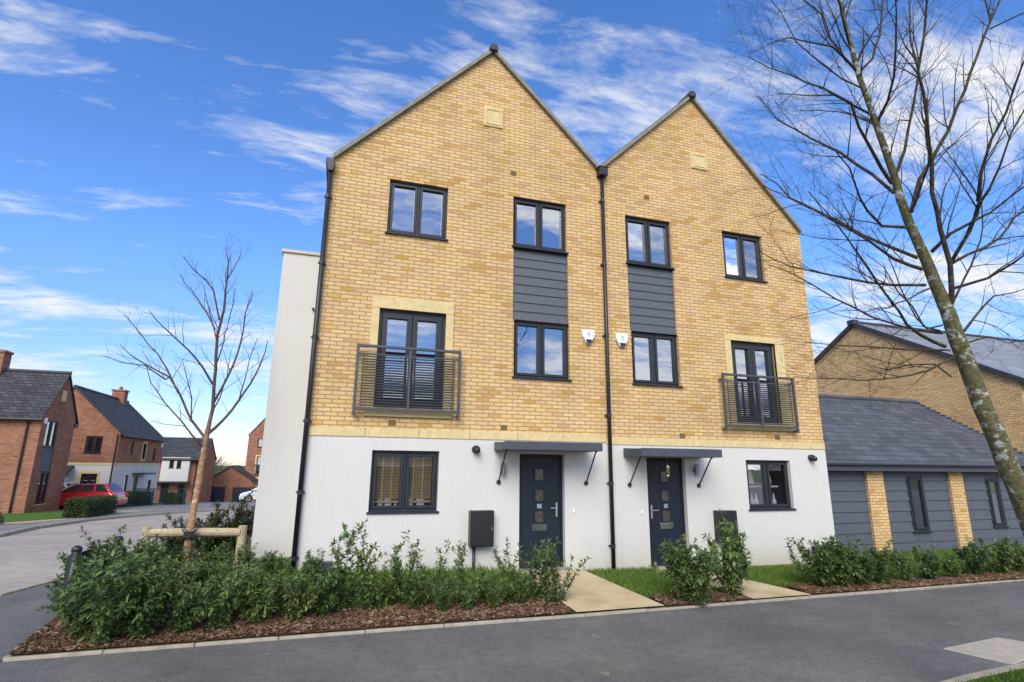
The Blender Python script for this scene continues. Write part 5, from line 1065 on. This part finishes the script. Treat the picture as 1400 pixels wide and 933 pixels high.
# ================================================================== cars
def car(label, paint, loc, rot, L_=4.1, Wd=1.74, H=1.48, suv=False):
    """built along +x (front), then turned"""
    t = thing('parked_car', label, 'car', (0, 0, 0)); h = L_/2; w = Wd/2; wr = .37 if suv else .315; gc = .26 if suv else .18; bl_ = H*.64
    ax_f, ax_r = h-.82, -h+.74
    def arch(c, n=7): return [(c+(wr+.06)*math.cos(a), gc+.05+(wr+.03)*math.sin(a)) for a in [math.pi*k/(n-1) for k in range(n)]]
    low = [(-h+.04, gc+.02)] + [(x, z) for x, z in reversed(arch(ax_r))] + [(x, z) for x, z in reversed(arch(ax_f))] + [(h-.06, gc+.02)]
    up = [(h, gc+.28), (h-.05, bl_*.72), (h-.28, bl_*.84), (h-1.05, bl_+.02), (-h+.25, bl_+.05), (-h+.03, bl_-.12), (-h, gc+.3)]
    pts = low+up
    # shell as a loft: the flanks bulge between sill and shoulder
    n = len(pts); mb = MB(); secs = [(-w+.06, .0), (-w, .0), (w, .0), (w-.06, .0)]
    def ring(y, s): cx, cz = 0, bl_*.55; return [(cx+(x-cx)*s, y, cz+(z-cz)*s) for x, z in pts]
    rings = [ring(-w, .965), ring(-w+.05, 1.), ring(w-.05, 1.), ring(w, .965)]
    vs = [p for r in rings for p in r]; fs = [tuple(range(n)), tuple(range(4*n-1, 3*n-1, -1))]
    for k in range(3): fs += [(k*n+i, (k+1)*n+i, (k+1)*n+(i+1) % n, k*n+(i+1) % n) for i in range(n)]
    mb.add(vs, fs); body = mb.build('body', paint, t, bevel=.03)
    # cabin
    b0, b1, t0, t1 = -h+.16, h-1.0, -h+.62, h-1.78
    if suv: t0 = -h+.42
    zb, z1 = bl_+.03, H; wb, wt = w-.07, w-.24
    c = [(b0, -wb, zb), (b1, -wb, zb), (b1, wb, zb), (b0, wb, zb), (t0, -wt, z1-.02), (t1, -wt, z1-.03), (t1, wt, z1-.03), (t0, wt, z1-.02)]
    MB().add(c, [(0, 3, 2, 1), (4, 5, 6, 7), (0, 1, 5, 4), (1, 2, 6, 5), (2, 3, 7, 6), (3, 0, 4, 7)]).build('cabin', paint, t, bevel=.06)
    V = [Vector(p) for p in c]
    def patch(i, j, k, l, u0, u1, v0, v1, off):      # a pane on a cabin face given by four corners
        A, B_, C_, D_ = V[i], V[j], V[k], V[l]
        f = lambda u, v: (A.lerp(B_, u)).lerp(D_.lerp(C_, u), v)
        nn = (B_-A).cross(D_-A).normalized(); ctr = (A+B_+C_+D_)/4
        if nn.dot(ctr-Vector((ctr.x*.0+(b0+b1)/2, 0, (zb+z1)/2))) < 0: nn = -nn
        q = [f(u, v)+nn*off for u, v in ((u0, v0), (u1, v0), (u1, v1), (u0, v1))]; return [tuple(p) for p in q]
    for (i, j, k, l) in ((0, 1, 5, 4), (3, 2, 6, 7)):
        for (u0, u1) in ((.07, .3), (.335, .62), (.645, .9)):
            MB().poly(patch(i, j, k, l, u0, u1, .14, .88, .012)).build('side_window', 'carglassdark', t)
    MB().poly(patch(1, 2, 6, 5, .07, .93, .12, .92, .014)).build('windscreen', 'carglassdark', t)
    MB().poly(patch(0, 3, 7, 4, .1, .9, .2, .9, .014)).build('rear_window', 'carglassdark', t)
    for s in (-1, 1):
        MB().box(-h-.012, -h+.14, s*(w-.3) if s < 0 else w-.26, s*(w-.02) if s > 0 else -(w-.02), bl_-.3, bl_-.06).build('tail_light', 'lampred', t, bevel=.02)
        MB().box(h-.32, h-.02, min(s*(w-.35), s*(w-.03)), max(s*(w-.35), s*(w-.03)), bl_*.62, bl_*.78).build('headlight', 'chrome', t, bevel=.03)
        MB().box(h-1.45, h-1.25, min(s*w, s*(w+.16)), max(s*w, s*(w+.16)), bl_+.04, bl_+.17).build('wing_mirror', paint, t, bevel=.03)
        for x in (ax_f, ax_r):
            wl = MB().tube([(x, s*(w-.2), wr), (x, s*(w-.18), wr), (x, s*(w-.02), wr)], [wr*.96, wr, wr], 20).build('wheel', 'rubber', t, bevel=.02)
            rim = MB().tube([(x, s*(w-.02), wr), (x, s*(w+.005), wr)], [wr*.66, wr*.6], 16)
            rim.build('rim', 'chrome', wl)
    MB().box(-h-.014, -h+.02, -.26, .26, bl_-.36, bl_-.25).build('number_plate', 'plateyellow', t)
    MB().box(-h-.03, -h+.1, -w+.04, w-.04, gc+.1, gc+.34).build('bumper', paint, t, bevel=.03)
    if suv:
        for s in (-1, 1): MB().tube([(t0+.1, s*(wt-.05), z1+.05), (t1-.1, s*(wt-.05), z1+.05)], .02, 6).build('roof_rail', 'silver', t)
    t.location = loc; t.rotation_euler = (0, 0, rot); return t
MT['carglassdark'] = plain('dark_car_glass', (.02, .025, .03), .03, .9, .1, 2)
MT['plateyellow'] = plain('rear_plate', (.6, .5, .08), .5, .4, .05, 5)
car('red hatchback parked with its rear to the street behind the clipped hedge', 'carred', (-13.0, 27.5, zt(27.5)), math.pi-.1, 3.95, 1.7, 1.42)
car('silver car mostly hidden behind the red hatchback', 'carsilver', (-15.9, 29.35, zt(29.3)), math.pi-.05, 4.3)
car('white off road car half hidden by the white side wing at the street end', 'carwhite', (-6.0, 50.5, zt(50.5)), math.pi+.12, 4.6, 1.85, 1.7, True)

# ================================================================== sky and sun
SUN_EL, SUN_AZ = R(38), R(205)                    # azimuth clockwise from +y: behind the camera, to its left
w = bpy.data.worlds.new('World'); scn.world = w; w.use_nodes = True; nt = w.node_tree
bg = nt.nodes['Background']; out = nt.nodes['World Output']
sky = nt.nodes.new('ShaderNodeTexSky'); sky.sky_type = 'NISHITA'; sky.sun_disc = False; sky.sun_elevation = SUN_EL; sky.sun_rotation = SUN_AZ
sky.air_density = 1.; sky.dust_density = .3; sky.ozone_density = 2.5
hs = N(nt, 'ShaderNodeHueSaturation'); hs.inputs['Saturation'].default_value = SKY_SAT; hs.inputs['Value'].default_value = SKY_VAL
L(nt, mixc(nt, 1., sky.outputs[0], (1.0, .99, 1.15), 'MULTIPLY'), hs.inputs['Color'])
tc = nt.nodes.new('ShaderNodeTexCoord'); sp = nt.nodes.new('ShaderNodeSeparateXYZ'); L(nt, tc.outputs['Generated'], sp.inputs[0])
zc = math_n(nt, 'ADD', math_n(nt, 'MAXIMUM', sp.outputs[2], 0.), .16)
cb = nt.nodes.new('ShaderNodeCombineXYZ'); L(nt, math_n(nt, 'DIVIDE', sp.outputs[0], zc), cb.inputs[0]); L(nt, math_n(nt, 'DIVIDE', sp.outputs[1], zc), cb.inputs[1])
def cloudlayer(rot, sx, sy, off, scale, detail, rough, dist):
    mp = N(nt, 'ShaderNodeMapping'); mp.inputs['Rotation'].default_value = (0, 0, rot); mp.inputs['Scale'].default_value = (sx, sy, 1); mp.inputs['Location'].default_value = (*off, 0)
    L(nt, cb.outputs[0], mp.inputs[0]); return noise(nt, mp.outputs[0], scale, detail, rough, dist)
big = cloudlayer(R(10), .8, 1.5, (CLX, CLY), 1.15, 3, .5, .2)
wisp = cloudlayer(R(14), .8, 2.4, (1.3, 4.1), 2.6, 9, .64, .5)
fine = cloudlayer(R(-6), 1.2, 2.6, (7.3, 2.1), 6.5, 8, .68, .4)
m_ = math_n(nt, 'ADD', math_n(nt, 'ADD', math_n(nt, 'MULTIPLY', big, .42), math_n(nt, 'MULTIPLY', wisp, .40)), math_n(nt, 'MULTIPLY', fine, .18))
# more cloud low down and behind the camera
low = ramp(nt, sp.outputs[2], [(.0, (.03,)*3), (.25, (0, 0, 0))])
back = ramp(nt, math_n(nt, 'MULTIPLY', sp.outputs[1], -1.), [(.0, (0, 0, 0)), (.5, (.035,)*3)])
right = ramp(nt, sp.outputs[0], [(.4, (0, 0, 0)), (.72, (.03,)*3)])
m_ = math_n(nt, 'ADD', m_, math_n(nt, 'ADD', math_n(nt, 'ADD', low, back), right))
mask = ramp(nt, m_, [(CL0, (0, 0, 0)), (CL0+.035, (.2,)*3), (CL0+.12, (.95,)*3)])
cl = nt.nodes.new('ShaderNodeBackground'); cl.inputs[0].default_value = (.97, .98, 1., 1); L(nt, math_n(nt, 'MULTIPLY', math_n(nt, 'ADD', 1., math_n(nt, 'MULTIPLY', ramp(nt, math_n(nt, 'MULTIPLY', sp.outputs[1], -1.), [(.0, (0, 0, 0)), (.6, (1, 1, 1))]), .9)), CLOUD), cl.inputs[1])
L(nt, mixc(nt, 1., hs.outputs[0], ramp(nt, sp.outputs[2], [(0., (.62, .62, .64)), (.12, (.76, .75, .75)), (.32, (1., 1., 1.))]), 'MULTIPLY'), bg.inputs[0]); bg.inputs[1].default_value = .1
mx = nt.nodes.new('ShaderNodeMixShader'); L(nt, mask, mx.inputs[0]); L(nt, bg.outputs[0], mx.inputs[1]); L(nt, cl.outputs[0], mx.inputs[2]); L(nt, mx.outputs[0], out.inputs[0])
ld = bpy.data.lights.new('sun', 'SUN'); ld.energy = SUN_E; ld.angle = R(SUN_ANG); ld.color = (1., .93, .8)
lo = bpy.data.objects.new('sun', ld); COL.objects.link(lo)
sv = Vector((math.sin(SUN_AZ)*math.cos(SUN_EL), math.cos(SUN_AZ)*math.cos(SUN_EL), math.sin(SUN_EL)))
lo.rotation_euler = sv.to_track_quat('Z', 'Y').to_euler(); lo.location = (0, -20, 20)
vs = scn.view_settings; vs.view_transform = 'Standard'; vs.look = 'None'; vs.exposure = EXPO; vs.gamma = 1; vs.use_curve_mapping = False
scn.cycles.max_bounces = 6; scn.cycles.transparent_max_bounces = 12; scn.cycles.diffuse_bounces = 3; scn.cycles.glossy_bounces = 3
